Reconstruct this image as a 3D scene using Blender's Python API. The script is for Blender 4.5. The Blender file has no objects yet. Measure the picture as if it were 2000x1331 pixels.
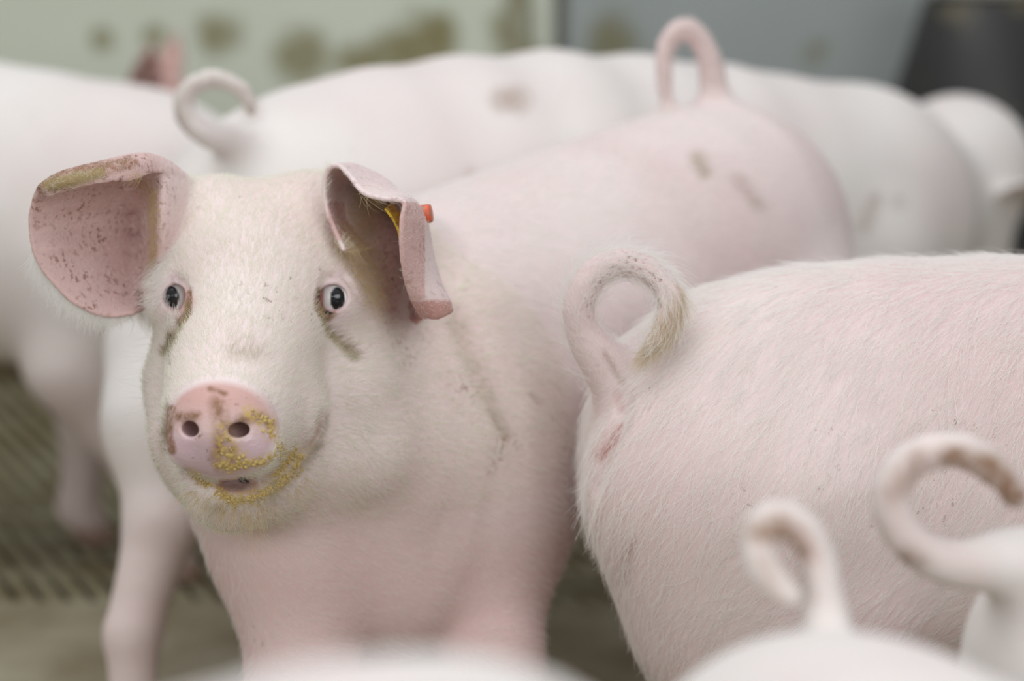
import bpy, math, random
import numpy as np
from mathutils import Vector, Matrix

S = bpy.context.scene
COL = S.collection
rng = np.random.default_rng(7)
random.seed(7)

# ------------------------------------------------------------------ camera
FPX = 85.0 / 36.0 * 2000.0
CAM_H = 0.90
PITCH = math.atan((665.5 + 200.0) / FPX)
cam_d = bpy.data.cameras.new('camera')
cam = bpy.data.objects.new('camera', cam_d)
COL.objects.link(cam)
cam.location = (0, 0, CAM_H)
cam.rotation_euler = (math.pi / 2 - PITCH, 0, 0)
cam_d.lens = 85
cam_d.sensor_width = 36
cam_d.sensor_fit = 'HORIZONTAL'
cam_d.clip_start = 0.05
cam_d.dof.use_dof = True
cam_d.dof.focus_distance = 2.06
cam_d.dof.aperture_fstop = 2.1
S.camera = cam
CP, SP = math.cos(PITCH), math.sin(PITCH)


def P(px, py, d):
    """point seen at pixel (px, py) lying d metres ahead of the camera (world Y)"""
    r = (px - 1000.0) / FPX
    u = (665.5 - py) / FPX
    y = CP + u * SP
    z = -SP + u * CP
    t = d / y
    return np.array([r * t, d, CAM_H + z * t])


def project(p):
    x, y, z = p[:, 0], p[:, 1], p[:, 2] - CAM_H
    f = y * CP - z * SP
    u = y * SP + z * CP
    return 1000 + FPX * x / f, 665.5 - FPX * u / f


# ------------------------------------------------------------------ light
W = bpy.data.worlds.new('barn_daylight')
S.world = W
W.use_nodes = True
bg = W.node_tree.nodes['Background']
# a barn: bright translucent roof overhead, dim sides, nothing from below
wn = W.node_tree
tc = wn.nodes.new('ShaderNodeTexCoord')
sxz = wn.nodes.new('ShaderNodeSeparateXYZ')
rp_ = wn.nodes.new('ShaderNodeValToRGB')
el_ = rp_.color_ramp.elements
el_[0].position, el_[0].color = 0.0, (0.14, 0.14, 0.135, 1)
el_[1].position, el_[1].color = 0.75, (0.60, 0.605, 0.62, 1)
wn.links.new(tc.outputs['Generated'], sxz.inputs[0])
wn.links.new(sxz.outputs[2], rp_.inputs[0])
wn.links.new(rp_.outputs[0], bg.inputs[0])
bg.inputs[1].default_value = 1.0


def area(name, loc, target, sx, sy, power, col=(1, 1, 1)):
    l = bpy.data.lights.new(name, 'AREA')
    l.shape = 'RECTANGLE'
    l.size, l.size_y, l.energy, l.color = sx, sy, power, col
    o = bpy.data.objects.new(name, l)
    COL.objects.link(o)
    o.location = loc
    d = Vector(target) - Vector(loc)
    o.rotation_euler = d.to_track_quat('-Z', 'Y').to_euler()
    return o


area('roof_light', (-0.7, 2.0, 3.3), (0.0, 2.4, 0.5), 2.8, 2.0, 36, (0.99, 1.0, 0.99))
area('front_window', (1.3, -1.0, 1.8), (0.2, 2.1, 0.4), 1.8, 1.3, 32, (0.99, 1.0, 1.0))
area('left_fill', (-2.2, -0.6, 1.3), (0.25, 2.1, 0.38), 1.5, 1.0, 17, (0.99, 1.0, 1.0))  # unseen low fill, added to brighten the right pig's lower side

for lx, ly in ((-.75, -.8), (-.35, -.9), (.25, -.8)):     # small unseen lamps added for the pinpoint glints on eyes and wet snout
    area('glint_lamp', (lx, ly, 1.65), (lx * .5, 2.0, .6), .08, .06, 1.4, (0.97, 1.0, 0.97))

S.view_settings.view_transform = 'Standard'
S.view_settings.look = 'None'
S.view_settings.exposure = 0.11
S.view_settings.gamma = 1.0
S.view_settings.use_curve_mapping = False
S.cycles.use_denoising = True
S.cycles.max_bounces = 8
S.cycles.use_adaptive_sampling = True
S.cycles.adaptive_threshold = 0.02
S.cycles_curves.shape = 'RIBBONS' if hasattr(S, 'cycles_curves') else None


# ------------------------------------------------------------------ materials
def mat(name):
    m = bpy.data.materials.new(name)
    m.use_nodes = True
    nt = m.node_tree
    return m, nt, nt.nodes['Principled BSDF']


def N(nt, t, **kw):
    n = nt.nodes.new(t)
    for k, v in kw.items():
        if k in n.inputs:
            n.inputs[k].default_value = v
        else:
            setattr(n, k, v)
    return n


def noise(nt, scale, detail=4, rough=0.55, vec=None, dist=0.0):
    n = N(nt, 'ShaderNodeTexNoise')
    n.inputs['Scale'].default_value = scale
    n.inputs['Detail'].default_value = detail
    n.inputs['Roughness'].default_value = rough
    n.inputs['Distortion'].default_value = dist
    if vec is not None:
        nt.links.new(vec, n.inputs['Vector'])
    return n.outputs['Fac']


def ramp(nt, fac, stops, interp='LINEAR'):
    r = N(nt, 'ShaderNodeValToRGB')
    r.color_ramp.interpolation = interp
    e = r.color_ramp.elements
    while len(e) < len(stops):
        e.new(0.5)
    for el, (p, c) in zip(e, stops):
        el.position = p
        el.color = (c, c, c, 1) if not isinstance(c, tuple) else (*c, 1)
    nt.links.new(fac, r.inputs[0])
    return r.outputs[0]


def mix(nt, fac, a, b):
    n = N(nt, 'ShaderNodeMix', data_type='RGBA')
    for sock, v in ((n.inputs[0], fac), (n.inputs[6], a), (n.inputs[7], b)):
        if isinstance(v, (int, float)):
            sock.default_value = v
        elif isinstance(v, tuple):
            sock.default_value = (*v, 1)
        else:
            nt.links.new(v, sock)
    return n.outputs[2]


def math_n(nt, op, a, b):
    n = N(nt, 'ShaderNodeMath', operation=op)
    for i, v in enumerate((a, b)):
        if isinstance(v, (int, float)):
            n.inputs[i].default_value = v
        else:
            nt.links.new(v, n.inputs[i])
    n.use_clamp = True
    return n.outputs[0]


def attr(nt, name):
    return N(nt, 'ShaderNodeAttribute', attribute_name=name).outputs['Fac']


def coord(nt):
    return N(nt, 'ShaderNodeTexCoord').outputs['Object']


def bump(nt, bsdf, h, strength, dist):
    b = N(nt, 'ShaderNodeBump')
    b.inputs['Strength'].default_value = strength
    b.inputs['Distance'].default_value = dist
    nt.links.new(h, b.inputs['Height'])
    nt.links.new(b.outputs[0], bsdf.inputs['Normal'])


def skin_material(name, coat, rosy, dirty=0.5):
    m, nt, b = mat(name)
    L = nt.links
    v = coord(nt)
    blot = noise(nt, 5.0, 3, 0.5, v)
    base = mix(nt, ramp(nt, blot, [(0.38, 0.0), (0.68, 1.0)]), coat, rosy)
    base = mix(nt, attr(nt, 'pink'), base, (0.56, 0.285, 0.25))
    base = mix(nt, attr(nt, 'red'), base, (0.40, 0.135, 0.115))
    base = mix(nt, attr(nt, 'lilac'), base, (0.55, 0.39, 0.43))
    # freckles of dried mud
    sp = noise(nt, 170.0, 3, 0.6, v)
    pa = noise(nt, 9.0, 4, 0.6, v)
    spk = math_n(nt, 'MULTIPLY', ramp(nt, sp, [(0.63, 0.0), (0.69, 1.0)]), ramp(nt, pa, [(0.52, 0.0), (0.66, 1.0)]))
    base = mix(nt, math_n(nt, 'MULTIPLY', spk, dirty), base, (0.16, 0.08, 0.045))
    mud = attr(nt, 'mud')
    n2 = noise(nt, 130.0, 5, 0.65, v)
    mf = math_n(nt, 'MULTIPLY', mud, ramp(nt, n2, [(0.30, 0.25), (0.56, 1.0)]))
    mcol = mix(nt, noise(nt, 45.0, 4, 0.6, v), (0.17, 0.07, 0.03), (0.30, 0.17, 0.08))
    base = mix(nt, mf, base, mcol)
    fl = attr(nt, 'flecks')
    n3 = noise(nt, 210.0, 3, 0.6, v)
    ff = math_n(nt, 'MULTIPLY', fl, math_n(nt, 'MULTIPLY', ramp(nt, n3, [(0.54, 0.0), (0.61, 1.0)]), ramp(nt, noise(nt, 28.0, 3, 0.6, v), [(0.40, 0.05), (0.60, 1.0)])))
    base = mix(nt, ff, base, (0.22, 0.085, 0.05))
    ol = attr(nt, 'olive')
    base = mix(nt, math_n(nt, 'MULTIPLY', ol, ramp(nt, n2, [(0.2, 0.6), (0.6, 1.0)])), base, (0.28, 0.22, 0.085))
    base = mix(nt, math_n(nt, 'MULTIPLY', attr(nt, 'meal'), ramp(nt, noise(nt, 240.0, 4, 0.65, v), [(0.44, 0.0), (0.56, 1.0)])), base, (0.60, 0.42, 0.13))
    base = mix(nt, attr(nt, 'black'), base, (0.02, 0.012, 0.01))
    L.new(base, b.inputs['Base Color'])
    rg = N(nt, 'ShaderNodeMix')
    L.new(attr(nt, 'wet'), rg.inputs[0])
    rg.inputs[2].default_value = 0.62
    rg.inputs[3].default_value = 0.09
    L.new(rg.outputs[0], b.inputs['Roughness'])
    b.inputs['Specular IOR Level'].default_value = 0.35
    b.inputs['Subsurface Weight'].default_value = 0.12
    b.inputs['Subsurface Radius'].default_value = (1.0, 0.45, 0.3)
    b.inputs['Subsurface Scale'].default_value = 0.008
    h = noise(nt, 320.0, 4, 0.6, v)
    bump(nt, b, h, 0.35, 0.0015)
    return m


SKIN = skin_material('pig_skin', (0.80, 0.695, 0.685), (0.75, 0.595, 0.59), 0.6)
SKIN_ROSY = skin_material('pig_skin_rosy', (0.79, 0.655, 0.65), (0.73, 0.565, 0.565), 0.6)
SKIN_PALE = skin_material('pig_skin_pale', (0.80, 0.765, 0.74), (0.77, 0.695, 0.68), 0.4)


def hair_material(name, col, rough=0.45):
    m, nt, b = mat(name)
    info = N(nt, 'ShaderNodeHairInfo')
    c = mix(nt, info.outputs['Random'], tuple(x * 0.93 for x in col), col)
    st = attr(nt, 'stain')
    c = mix(nt, st, c, (0.30, 0.22, 0.09))
    nt.links.new(c, b.inputs['Base Color'])
    b.inputs['Roughness'].default_value = rough
    b.inputs['Specular IOR Level'].default_value = 0.25
    tr = N(nt, 'ShaderNodeBsdfTranslucent')
    nt.links.new(c, tr.inputs[0])
    ms = N(nt, 'ShaderNodeMixShader')
    ms.inputs[0].default_value = 0.5
    nt.links.new(b.outputs[0], ms.inputs[1])
    nt.links.new(tr.outputs[0], ms.inputs[2])
    nt.links.new(ms.outputs[0], nt.nodes['Material Output'].inputs[0])
    return m


HAIR_WHITE = hair_material('bristle_white', (0.975, 0.965, 0.94))
HAIR_CREAM = hair_material('bristle_cream', (0.955, 0.96, 0.87))
HAIR_STRAW = hair_material('bristle_straw', (0.76, 0.62, 0.38))


# ------------------------------------------------------------------ signed distance modelling
def smin(a, b, k):
    h = np.clip(0.5 + 0.5 * (b - a) / k, 0, 1)
    return b + (a - b) * h - k * h * (1 - h)


def smax(a, b, k):
    return -smin(-a, -b, k)


class Cone:
    def __init__(s, a, b, r1, r2, k=0.03):
        s.a, s.b, s.r1, s.r2, s.k = np.asarray(a, np.float32), np.asarray(b, np.float32), r1, r2, k

    def d(s, p):
        ba = s.b - s.a
        q = p - s.a
        h = np.clip(q @ ba / max(float(ba @ ba), 1e-9), 0, 1)
        q = q - h[:, None] * ba
        return np.sqrt((q * q).sum(1)) - (s.r1 + (s.r2 - s.r1) * h)


class Ball:
    """ellipsoid; R rows are its axes"""
    def __init__(s, c, r, k=0.03, R=None):
        s.c = np.asarray(c, np.float32)
        s.r = np.asarray(r if hasattr(r, '__len__') else (r, r, r), np.float32)
        s.k = k
        s.R = None if R is None else np.asarray(R, np.float32)

    def d(s, p):
        q = p - s.c
        if s.R is not None:
            q = q @ s.R.T
        a = q / s.r
        k0 = np.sqrt((a * a).sum(1))
        a = a / s.r
        k1 = np.sqrt((a * a).sum(1))
        return k0 * (k0 - 1) / np.maximum(k1, 1e-6)


class Trunk:
    """barrel through stations (x, y, z, half width, half height)"""
    def __init__(s, st, k=0.04):
        st = np.asarray(st, float)          # resample the stations along a smooth curve
        n = len(st)
        t = np.linspace(0, n - 1, (n - 1) * 2 + 1)
        out = []
        for tt in t:
            a = min(int(tt), n - 2)
            f = tt - a
            p0, p1, p2, p3 = (st[min(max(a + o, 0), n - 1)] for o in (-1, 0, 1, 2))
            out.append(0.5 * (2 * p1 + (p2 - p0) * f + (2 * p0 - 5 * p1 + 4 * p2 - p3) * f * f + (3 * p1 - p0 - 3 * p2 + p3) * f ** 3))
        s.st, s.k = np.asarray(out, np.float32), k

    def d(s, p):
        out = None
        for A, B in zip(s.st[:-1], s.st[1:]):
            ax = B[:3] - A[:3]
            L2 = float(ax @ ax)
            q = p - A[:3]
            h = np.clip(q @ ax / L2, 0, 1)
            q = q - h[:, None] * ax
            f = ax / math.sqrt(L2)
            side = np.cross(f, (0, 0, 1)).astype(np.float32)
            side /= np.linalg.norm(side)
            up = np.cross(side, f)
            w = A[3] + (B[3] - A[3]) * h
            hh = A[4] + (B[4] - A[4]) * h
            m = np.minimum(w, hh)
            r = np.sqrt((q @ side / w) ** 2 + (q @ up / hh) ** 2 + (q @ f / (0.8 * m)) ** 2)
            d = (r - 1) * m
            out = d if out is None else smin(out, d, s.k)
        return out


def eval_sdf(prims, cuts, p):
    out = None
    for pr in prims:
        d = pr.d(p)
        out = d if out is None else smin(out, d, pr.k)
    for c in cuts:
        out = smax(out, -c.d(p), c.k)
    return out.astype(np.float32)


def surf(prims, px, py, d0=1.86, d1=2.5, cuts=()):
    """depth of the modelled surface under given pixels"""
    px, py = np.atleast_1d(px).astype(float), np.atleast_1d(py).astype(float)
    d = np.full(len(px), d0)
    for _ in range(60):
        pts = np.stack([P(a, b, c) for a, b, c in zip(px, py, d)]).astype(np.float32)
        e = eval_sdf(prims, cuts, pts)
        d = np.minimum(d + np.maximum(e, -.01) * .8, d1)
    return d


def axis_grid(spans):
    """spans: [(stop, step), ...] after a start value"""
    x = [spans[0]]
    for stop, step in spans[1:]:
        n = max(1, int(round((stop - x[-1]) / step)))
        x += list(np.linspace(x[-1], stop, n + 1)[1:])
    return np.asarray(x, np.float32)


def sheet_samples(ctrl, n=160, m=160):
    """dense bicubic B-spline through a control net (rows, cols, 3)"""
    C = np.asarray(ctrl, float)

    def basis(nc, n):
        t = np.linspace(0, nc - 1, n)
        B = np.zeros((n, nc))
        for i, tt in enumerate(t):
            k = min(int(tt), nc - 2)
            f = tt - k
            # catmull-rom / b-spline half and half keeps the net while staying smooth
            cr = [-.5 * f + f * f - .5 * f ** 3, 1 - 2.5 * f * f + 1.5 * f ** 3, .5 * f + 2 * f * f - 1.5 * f ** 3, -.5 * f * f + .5 * f ** 3]
            bs = [(1 - f) ** 3 / 6, (3 * f ** 3 - 6 * f * f + 4) / 6, (-3 * f ** 3 + 3 * f * f + 3 * f + 1) / 6, f ** 3 / 6]
            for o in range(4):
                B[i, min(max(k - 1 + o, 0), nc - 1)] += 0.6 * cr[o] + 0.4 * bs[o]
        return B
    Bu, Bv = basis(C.shape[0], n), basis(C.shape[1], m)
    return np.einsum('ia,jb,abk->ijk', Bu, Bv, C)


def splat(gx, gy, gz, pts, rad, reach):
    """distance to a cloud of (pts, rad) on the grid, limited to reach"""
    D = np.full((len(gx), len(gy), len(gz)), reach, np.float32)
    Df = D.reshape(-1)
    pts = pts.reshape(-1, 3)
    rad = np.broadcast_to(np.asarray(rad, float).reshape(-1), (len(pts),))
    g = [gx, gy, gz]
    idx = [np.clip(np.searchsorted(g[a], pts[:, a]), 1, len(g[a]) - 1) for a in range(3)]
    step = [np.median(np.diff(g[a])[np.clip(idx[a] - 1, 0, None)]) for a in range(3)]
    r = [max(2, int(math.ceil((reach + float(rad.max())) / s))) for s in step]
    for i in range(-r[0], r[0] + 1):
        ii = np.clip(idx[0] + i, 0, len(gx) - 1)
        dx = gx[ii] - pts[:, 0]
        for j in range(-r[1], r[1] + 1):
            jj = np.clip(idx[1] + j, 0, len(gy) - 1)
            dy = gy[jj] - pts[:, 1]
            for k in range(-r[2], r[2] + 1):
                kk = np.clip(idx[2] + k, 0, len(gz) - 1)
                dz = gz[kk] - pts[:, 2]
                d = (np.sqrt(dx * dx + dy * dy + dz * dz) - rad).astype(np.float32)
                np.minimum.at(Df, (ii * len(gy) + jj) * len(gz) + kk, d)
    return D


def surface(gx, gy, gz, prims, cuts, sheets=(), late=(), smooth=2):
    """polygonise; returns vertices and quads"""
    nx, ny, nz = len(gx), len(gy), len(gz)
    phi = np.full((nx, ny, nz), 1.0, np.float32)
    BS = 12
    blocks = []
    for i in range(0, nx - 1, BS):
        for j in range(0, ny - 1, BS):
            for k in range(0, nz - 1, BS):
                blocks.append((i, j, k, min(i + BS, nx - 1), min(j + BS, ny - 1), min(k + BS, nz - 1)))
    blk = np.array(blocks)
    lo = np.stack([gx[blk[:, 0]], gy[blk[:, 1]], gz[blk[:, 2]]], 1)
    hi = np.stack([gx[blk[:, 3]], gy[blk[:, 4]], gz[blk[:, 5]]], 1)
    dc = eval_sdf(prims, cuts, (lo + hi) / 2)
    half = np.linalg.norm(hi - lo, axis=1) / 2
    act = np.abs(dc) < half * 1.6 + 0.008
    for (i, j, k, I, J, K), d, a in zip(blk, dc, act):
        if not a:
            phi[i:I + 1, j:J + 1, k:K + 1] = d
    for (i, j, k, I, J, K), d, a in zip(blk, dc, act):
        if a:
            X, Y, Z = np.meshgrid(gx[i:I + 1], gy[j:J + 1], gz[k:K + 1], indexing='ij')
            pts = np.stack([X.ravel(), Y.ravel(), Z.ravel()], 1)
            phi[i:I + 1, j:J + 1, k:K + 1] = eval_sdf(prims, cuts, pts).reshape(X.shape)
    for pts, rad, k, reach in sheets:
        phi = smin(phi, splat(gx, gy, gz, pts, rad, reach), k)
    for c in late:     # cuts applied after the sheets
        sel = [np.nonzero((g > c.c[a] - 0.06) & (g < c.c[a] + 0.06))[0] for a, g in enumerate((gx, gy, gz))]
        s = np.ix_(*sel)
        X, Y, Z = np.meshgrid(gx[sel[0]], gy[sel[1]], gz[sel[2]], indexing='ij')
        d = c.d(np.stack([X.ravel(), Y.ravel(), Z.ravel()], 1)).reshape(X.shape)
        phi[s] = smax(phi[s], -d, c.k)
    ins = phi < 0
    cnt = np.zeros((nx - 1, ny - 1, nz - 1), np.int8)
    for a in (0, 1):
        for b in (0, 1):
            for c in (0, 1):
                cnt += ins[a:nx - 1 + a, b:ny - 1 + b, c:nz - 1 + c]
    ci, cj, ck = np.nonzero((cnt > 0) & (cnt < 8))
    vid = np.full(cnt.shape, -1, np.int32)
    vid[ci, cj, ck] = np.arange(len(ci))
    acc = np.zeros((len(ci), 3))
    num = np.zeros(len(ci))
    G = (gx, gy, gz)
    corners = [(a, b, c) for a in (0, 1) for b in (0, 1) for c in (0, 1)]
    for A in corners:
        for ax in range(3):
            if A[ax]:
                continue
            Bc = list(A)
            Bc[ax] = 1
            pa = phi[ci + A[0], cj + A[1], ck + A[2]]
            pb = phi[ci + Bc[0], cj + Bc[1], ck + Bc[2]]
            x = (pa < 0) != (pb < 0)
            t = np.where(x, pa / np.where(x, pa - pb, 1), 0)
            q = np.stack([gx[ci + A[0]], gy[cj + A[1]], gz[ck + A[2]]], 1).astype(float)
            q2 = np.stack([gx[ci + Bc[0]], gy[cj + Bc[1]], gz[ck + Bc[2]]], 1)
            q = q + t[:, None] * (q2 - q)
            acc += q * x[:, None]
            num += x
    V = acc / num[:, None]
    quads = []
    e = ins[:-1, :, :] != ins[1:, :, :]
    i, j, k = np.nonzero(e[:, 1:-1, 1:-1]); j += 1; k += 1
    q = np.stack([vid[i, j - 1, k - 1], vid[i, j, k - 1], vid[i, j, k], vid[i, j - 1, k]], 1)
    f = ~ins[i, j, k]
    q[f] = q[f][:, ::-1]
    quads.append(q)
    e = ins[:, :-1, :] != ins[:, 1:, :]
    i, j, k = np.nonzero(e[1:-1, :, 1:-1]); i += 1; k += 1
    q = np.stack([vid[i - 1, j, k - 1], vid[i - 1, j, k], vid[i, j, k], vid[i, j, k - 1]], 1)
    f = ~ins[i, j, k]
    q[f] = q[f][:, ::-1]
    quads.append(q)
    e = ins[:, :, :-1] != ins[:, :, 1:]
    i, j, k = np.nonzero(e[1:-1, 1:-1, :]); i += 1; j += 1
    q = np.stack([vid[i - 1, j - 1, k], vid[i, j - 1, k], vid[i, j, k], vid[i - 1, j, k]], 1)
    f = ~ins[i, j, k]
    q[f] = q[f][:, ::-1]
    quads.append(q)
    Q = np.concatenate(quads)
    # drop crumbs: keep the largest connected piece
    lab = np.arange(len(V))
    E = np.concatenate([Q[:, [0, 1]], Q[:, [1, 2]], Q[:, [2, 3]], Q[:, [3, 0]]])
    for _ in range(400):
        mn = np.minimum(lab[E[:, 0]], lab[E[:, 1]])
        new = lab.copy()
        np.minimum.at(new, E[:, 0], mn)
        np.minimum.at(new, E[:, 1], mn)
        new = new[new]
        new = new[new]
        if (new == lab).all():
            break
        lab = new
    u, c = np.unique(lab, return_counts=True)
    keep = lab == u[c.argmax()]
    Q = Q[keep[Q].all(1)]
    remap = np.cumsum(keep) - 1
    V = V[keep]
    Q = remap[Q]
    E = np.concatenate([Q[:, [0, 1]], Q[:, [1, 2]], Q[:, [2, 3]], Q[:, [3, 0]]])
    for _ in range(smooth):
        s = np.zeros_like(V)
        n = np.zeros(len(V))
        for a in range(3):
            s[:, a] = np.bincount(E[:, 0], V[E[:, 1], a], len(V)) + np.bincount(E[:, 1], V[E[:, 0], a], len(V))
        n = np.bincount(E[:, 0], minlength=len(V)) + np.bincount(E[:, 1], minlength=len(V))
        V = V * 0.4 + 0.6 * s / n[:, None]
    return V, Q


def mesh_of(name, V, Q, material, attrs=None, parent=None, smooth=True):
    me = bpy.data.meshes.new(name)
    V = np.asarray(V, np.float32)
    if isinstance(Q, np.ndarray):
        me.vertices.add(len(V))
        me.vertices.foreach_set('co', V.ravel())
        me.loops.add(Q.size)
        me.loops.foreach_set('vertex_index', Q.ravel().astype(np.int32))
        me.polygons.add(len(Q))
        me.polygons.foreach_set('loop_start', np.arange(0, Q.size, Q.shape[1], dtype=np.int32))
        me.update(calc_edges=True)
        me.validate()
    else:
        me.from_pydata([tuple(v) for v in V], [], Q)
    me.polygons.foreach_set('use_smooth', np.full(len(me.polygons), smooth))
    me.materials.append(material)
    for k, a in (attrs or {}).items():
        at = me.attributes.new(k, 'FLOAT', 'POINT')
        at.data.foreach_set('value', np.asarray(a, np.float32))
    o = bpy.data.objects.new(name, me)
    COL.objects.link(o)
    if parent is not None:
        o.parent = parent
    return o


def tag(o, label=None, cat=None, group=None, kind=None):
    for k, v in (('label', label), ('category', cat), ('group', group), ('kind', kind)):
        if v:
            o[k] = v
    return o


def normals(V, Q):
    d1, d2 = V[Q[:, 2]] - V[Q[:, 0]], V[Q[:, 3]] - V[Q[:, 1]]
    fn = np.cross(d1, d2)
    vn = np.zeros_like(V)
    for c in range(4):
        for a in range(3):
            vn[:, a] += np.bincount(Q[:, c], fn[:, a], len(V))
    vn /= np.linalg.norm(vn, axis=1)[:, None] + 1e-12
    return vn, fn


# soft brush strokes in the attributes: distance of a vertex's pixel to a stroke, front faces only
def stroke(px, py, pts, r, soft=0.5):
    pts = np.asarray(pts, float)
    d = np.full(len(px), 1e9)
    rr = r if hasattr(r, '__len__') else [r] * len(pts)
    if len(pts) == 1:
        return np.clip((1 - np.hypot(px - pts[0, 0], py - pts[0, 1]) / rr[0]) / soft, 0, 1)
    out = np.zeros(len(px))
    for a, b, ra, rb in zip(pts[:-1], pts[1:], rr[:-1], rr[1:]):
        ba = b - a
        h = np.clip(((px - a[0]) * ba[0] + (py - a[1]) * ba[1]) / max(ba @ ba, 1e-9), 0, 1)
        dd = np.hypot(px - a[0] - h * ba[0], py - a[1] - h * ba[1])
        out = np.maximum(out, np.clip((1 - dd / (ra + (rb - ra) * h)) / soft, 0, 1))
    return out


def tail_chain(pts, radii, k=0.006):
    pts = np.asarray(pts)
    n = (len(pts) - 1) * 4 + 1
    t = np.linspace(0, len(pts) - 1, n)
    C = np.zeros((n, 3))
    R = np.interp(t, range(len(pts)), radii)
    for i, tt in enumerate(t):
        a = min(int(tt), len(pts) - 2)
        f = tt - a
        p0, p1, p2, p3 = (pts[min(max(a + o, 0), len(pts) - 1)] for o in (-1, 0, 1, 2))
        C[i] = 0.5 * (2 * p1 + (p2 - p0) * f + (2 * p0 - 5 * p1 + 4 * p2 - p3) * f * f + (3 * p1 - p0 - 3 * p2 + p3) * f ** 3)
    return C, R


class Tube:
    """swept tube; plain union along itself so that a curl may close without webbing"""
    def __init__(s, C, R, k=0.012):
        s.C, s.R, s.k = C.astype(np.float32), R, k
        m = max(R) + 0.03
        s.lo, s.hi = s.C.min(0) - m, s.C.max(0) + m

    def d(s, p):
        e = np.maximum(np.maximum(s.lo - p, p - s.hi), 0)
        out = np.sqrt((e * e).sum(1)) + 0.03
        i = np.nonzero((e == 0).all(1))[0]
        if len(i):
            q, best = p[i], None
            for a, b, ra, rb in zip(s.C[:-1], s.C[1:], s.R[:-1], s.R[1:]):
                ba = b - a
                w = q - a
                h = np.clip(w @ ba / max(float(ba @ ba), 1e-9), 0, 1)
                w = w - h[:, None] * ba
                dd = np.sqrt((w * w).sum(1)) - (ra + (rb - ra) * h)
                best = dd if best is None else np.minimum(best, dd)
            out[i] = best
        return out


# ------------------------------------------------------------------ the setting
def box(V, F, lo, hi):
    n = len(V)
    for a in (0, 1):
        for b in (0, 1):
            for c in (0, 1):
                V.append(((lo, hi)[a][0], (lo, hi)[b][1], (lo, hi)[c][2]))
    F += [[n + i for i in q] for q in ((0, 1, 3, 2), (4, 6, 7, 5), (0, 4, 5, 1), (2, 3, 7, 6), (0, 2, 6, 4), (1, 5, 7, 3))]


def box_obj(name, boxes, m, parent=None):
    V, F = [], []
    for lo, hi in boxes:
        box(V, F, lo, hi)
    return mesh_of(name, V, F, m, parent=parent, smooth=False)


def wall_material(name, c1, c2, grime, lo, foot=0.22, spots=()):
    m, nt, b = mat(name)
    v = coord(nt)
    base = mix(nt, ramp(nt, noise(nt, 2.2, 3, 0.5, v), [(0.35, 0.0), (0.65, 1.0)]), c1, c2)
    g = ramp(nt, noise(nt, 4.2, 3, 0.55, v), [(lo, 0.0), (lo + 0.16, 1.0)])
    base = mix(nt, math_n(nt, 'MULTIPLY', g, 0.8), base, grime)
    for (sxp, syp, rr) in spots:
        q = P(sxp, syp, WALL_Y)
        dn = N(nt, 'ShaderNodeVectorMath', operation='DISTANCE')
        nt.links.new(v, dn.inputs[0])
        dn.inputs[1].default_value = tuple(q)
        e = math_n(nt, 'ADD', math_n(nt, 'DIVIDE', dn.outputs['Value'], rr * 2.2), math_n(nt, 'MULTIPLY', noise(nt, 22.0, 3, 0.6, v), 0.45))
        base = mix(nt, ramp(nt, e, [(0.42, 0.8), (0.66, 0.0)]), base, grime)
    sx = N(nt, 'ShaderNodeSeparateXYZ')
    nt.links.new(v, sx.inputs[0])
    hz = math_n(nt, 'ADD', sx.outputs[2], math_n(nt, 'MULTIPLY', noise(nt, 5.0, 4, 0.6, v), 0.25))
    base = mix(nt, ramp(nt, hz, [(foot + .1, 1.0), (foot + .2, 0.0)]), base, (0.13, 0.10, 0.05))   # splashed muck along the foot
    nt.links.new(base, b.inputs['Base Color'])
    b.inputs['Roughness'].default_value = 0.6
    return m


WALL_Y = 4.45
M_WALL = wall_material('pale_panel', (0.62, 0.67, 0.55), (0.70, 0.74, 0.64), (0.22, 0.19, 0.07), 0.66, spots=((430, 68, .055), (590, 110, .07), (690, 120, .05), (760, 115, .07), (830, 85, .075), (850, 60, .05), (200, 75, .03), (300, 70, .03), (1000, 60, .06), (1025, 120, .05)))
M_GREY = wall_material('grey_panel', (0.33, 0.365, 0.36), (0.385, 0.42, 0.415), (0.20, 0.19, 0.10), 0.68, spots=((1205, 75, .07), (1190, 110, .06), (1610, 40, .03), (1600, 110, .05)))
XS = P(1092, 100, WALL_Y)[0]
w = box_obj('wall_back', [((-4.0, WALL_Y, -0.3), (XS - 0.012, WALL_Y + 0.08, 1.6))], M_WALL)
tag(w, kind='structure')
w = box_obj('wall_right', [((XS + 0.012, WALL_Y + 0.03, -0.3), (3.2, WALL_Y + 0.10, 1.6))], M_GREY)
tag(w, kind='structure')
m_dk, nt_, b_ = mat('dark_gap')
b_.inputs['Base Color'].default_value = (0.10, 0.10, 0.075, 1)
w = box_obj('trim_1', [((XS - 0.012, WALL_Y + 0.02, -0.3), (XS + 0.012, WALL_Y + 0.09, 1.6))], m_dk)
tag(w, kind='structure')
m_post, nt_, b_ = mat('stained_post')
c_ = mix(nt_, ramp(nt_, noise(nt_, 7.0, 4, 0.6, coord(nt_)), [(0.4, 0.0), (0.6, 1.0)]), (0.33, 0.33, 0.24), (0.24, 0.215, 0.11))
nt_.links.new(c_, b_.inputs['Base Color'])
xp = P(1012, 100, WALL_Y)[0]
w = box_obj('trim_2', [((xp - 0.022, WALL_Y - 0.02, -0.3), (xp + 0.022, WALL_Y, 1.6))], m_post)
tag(w, kind='structure')

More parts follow.
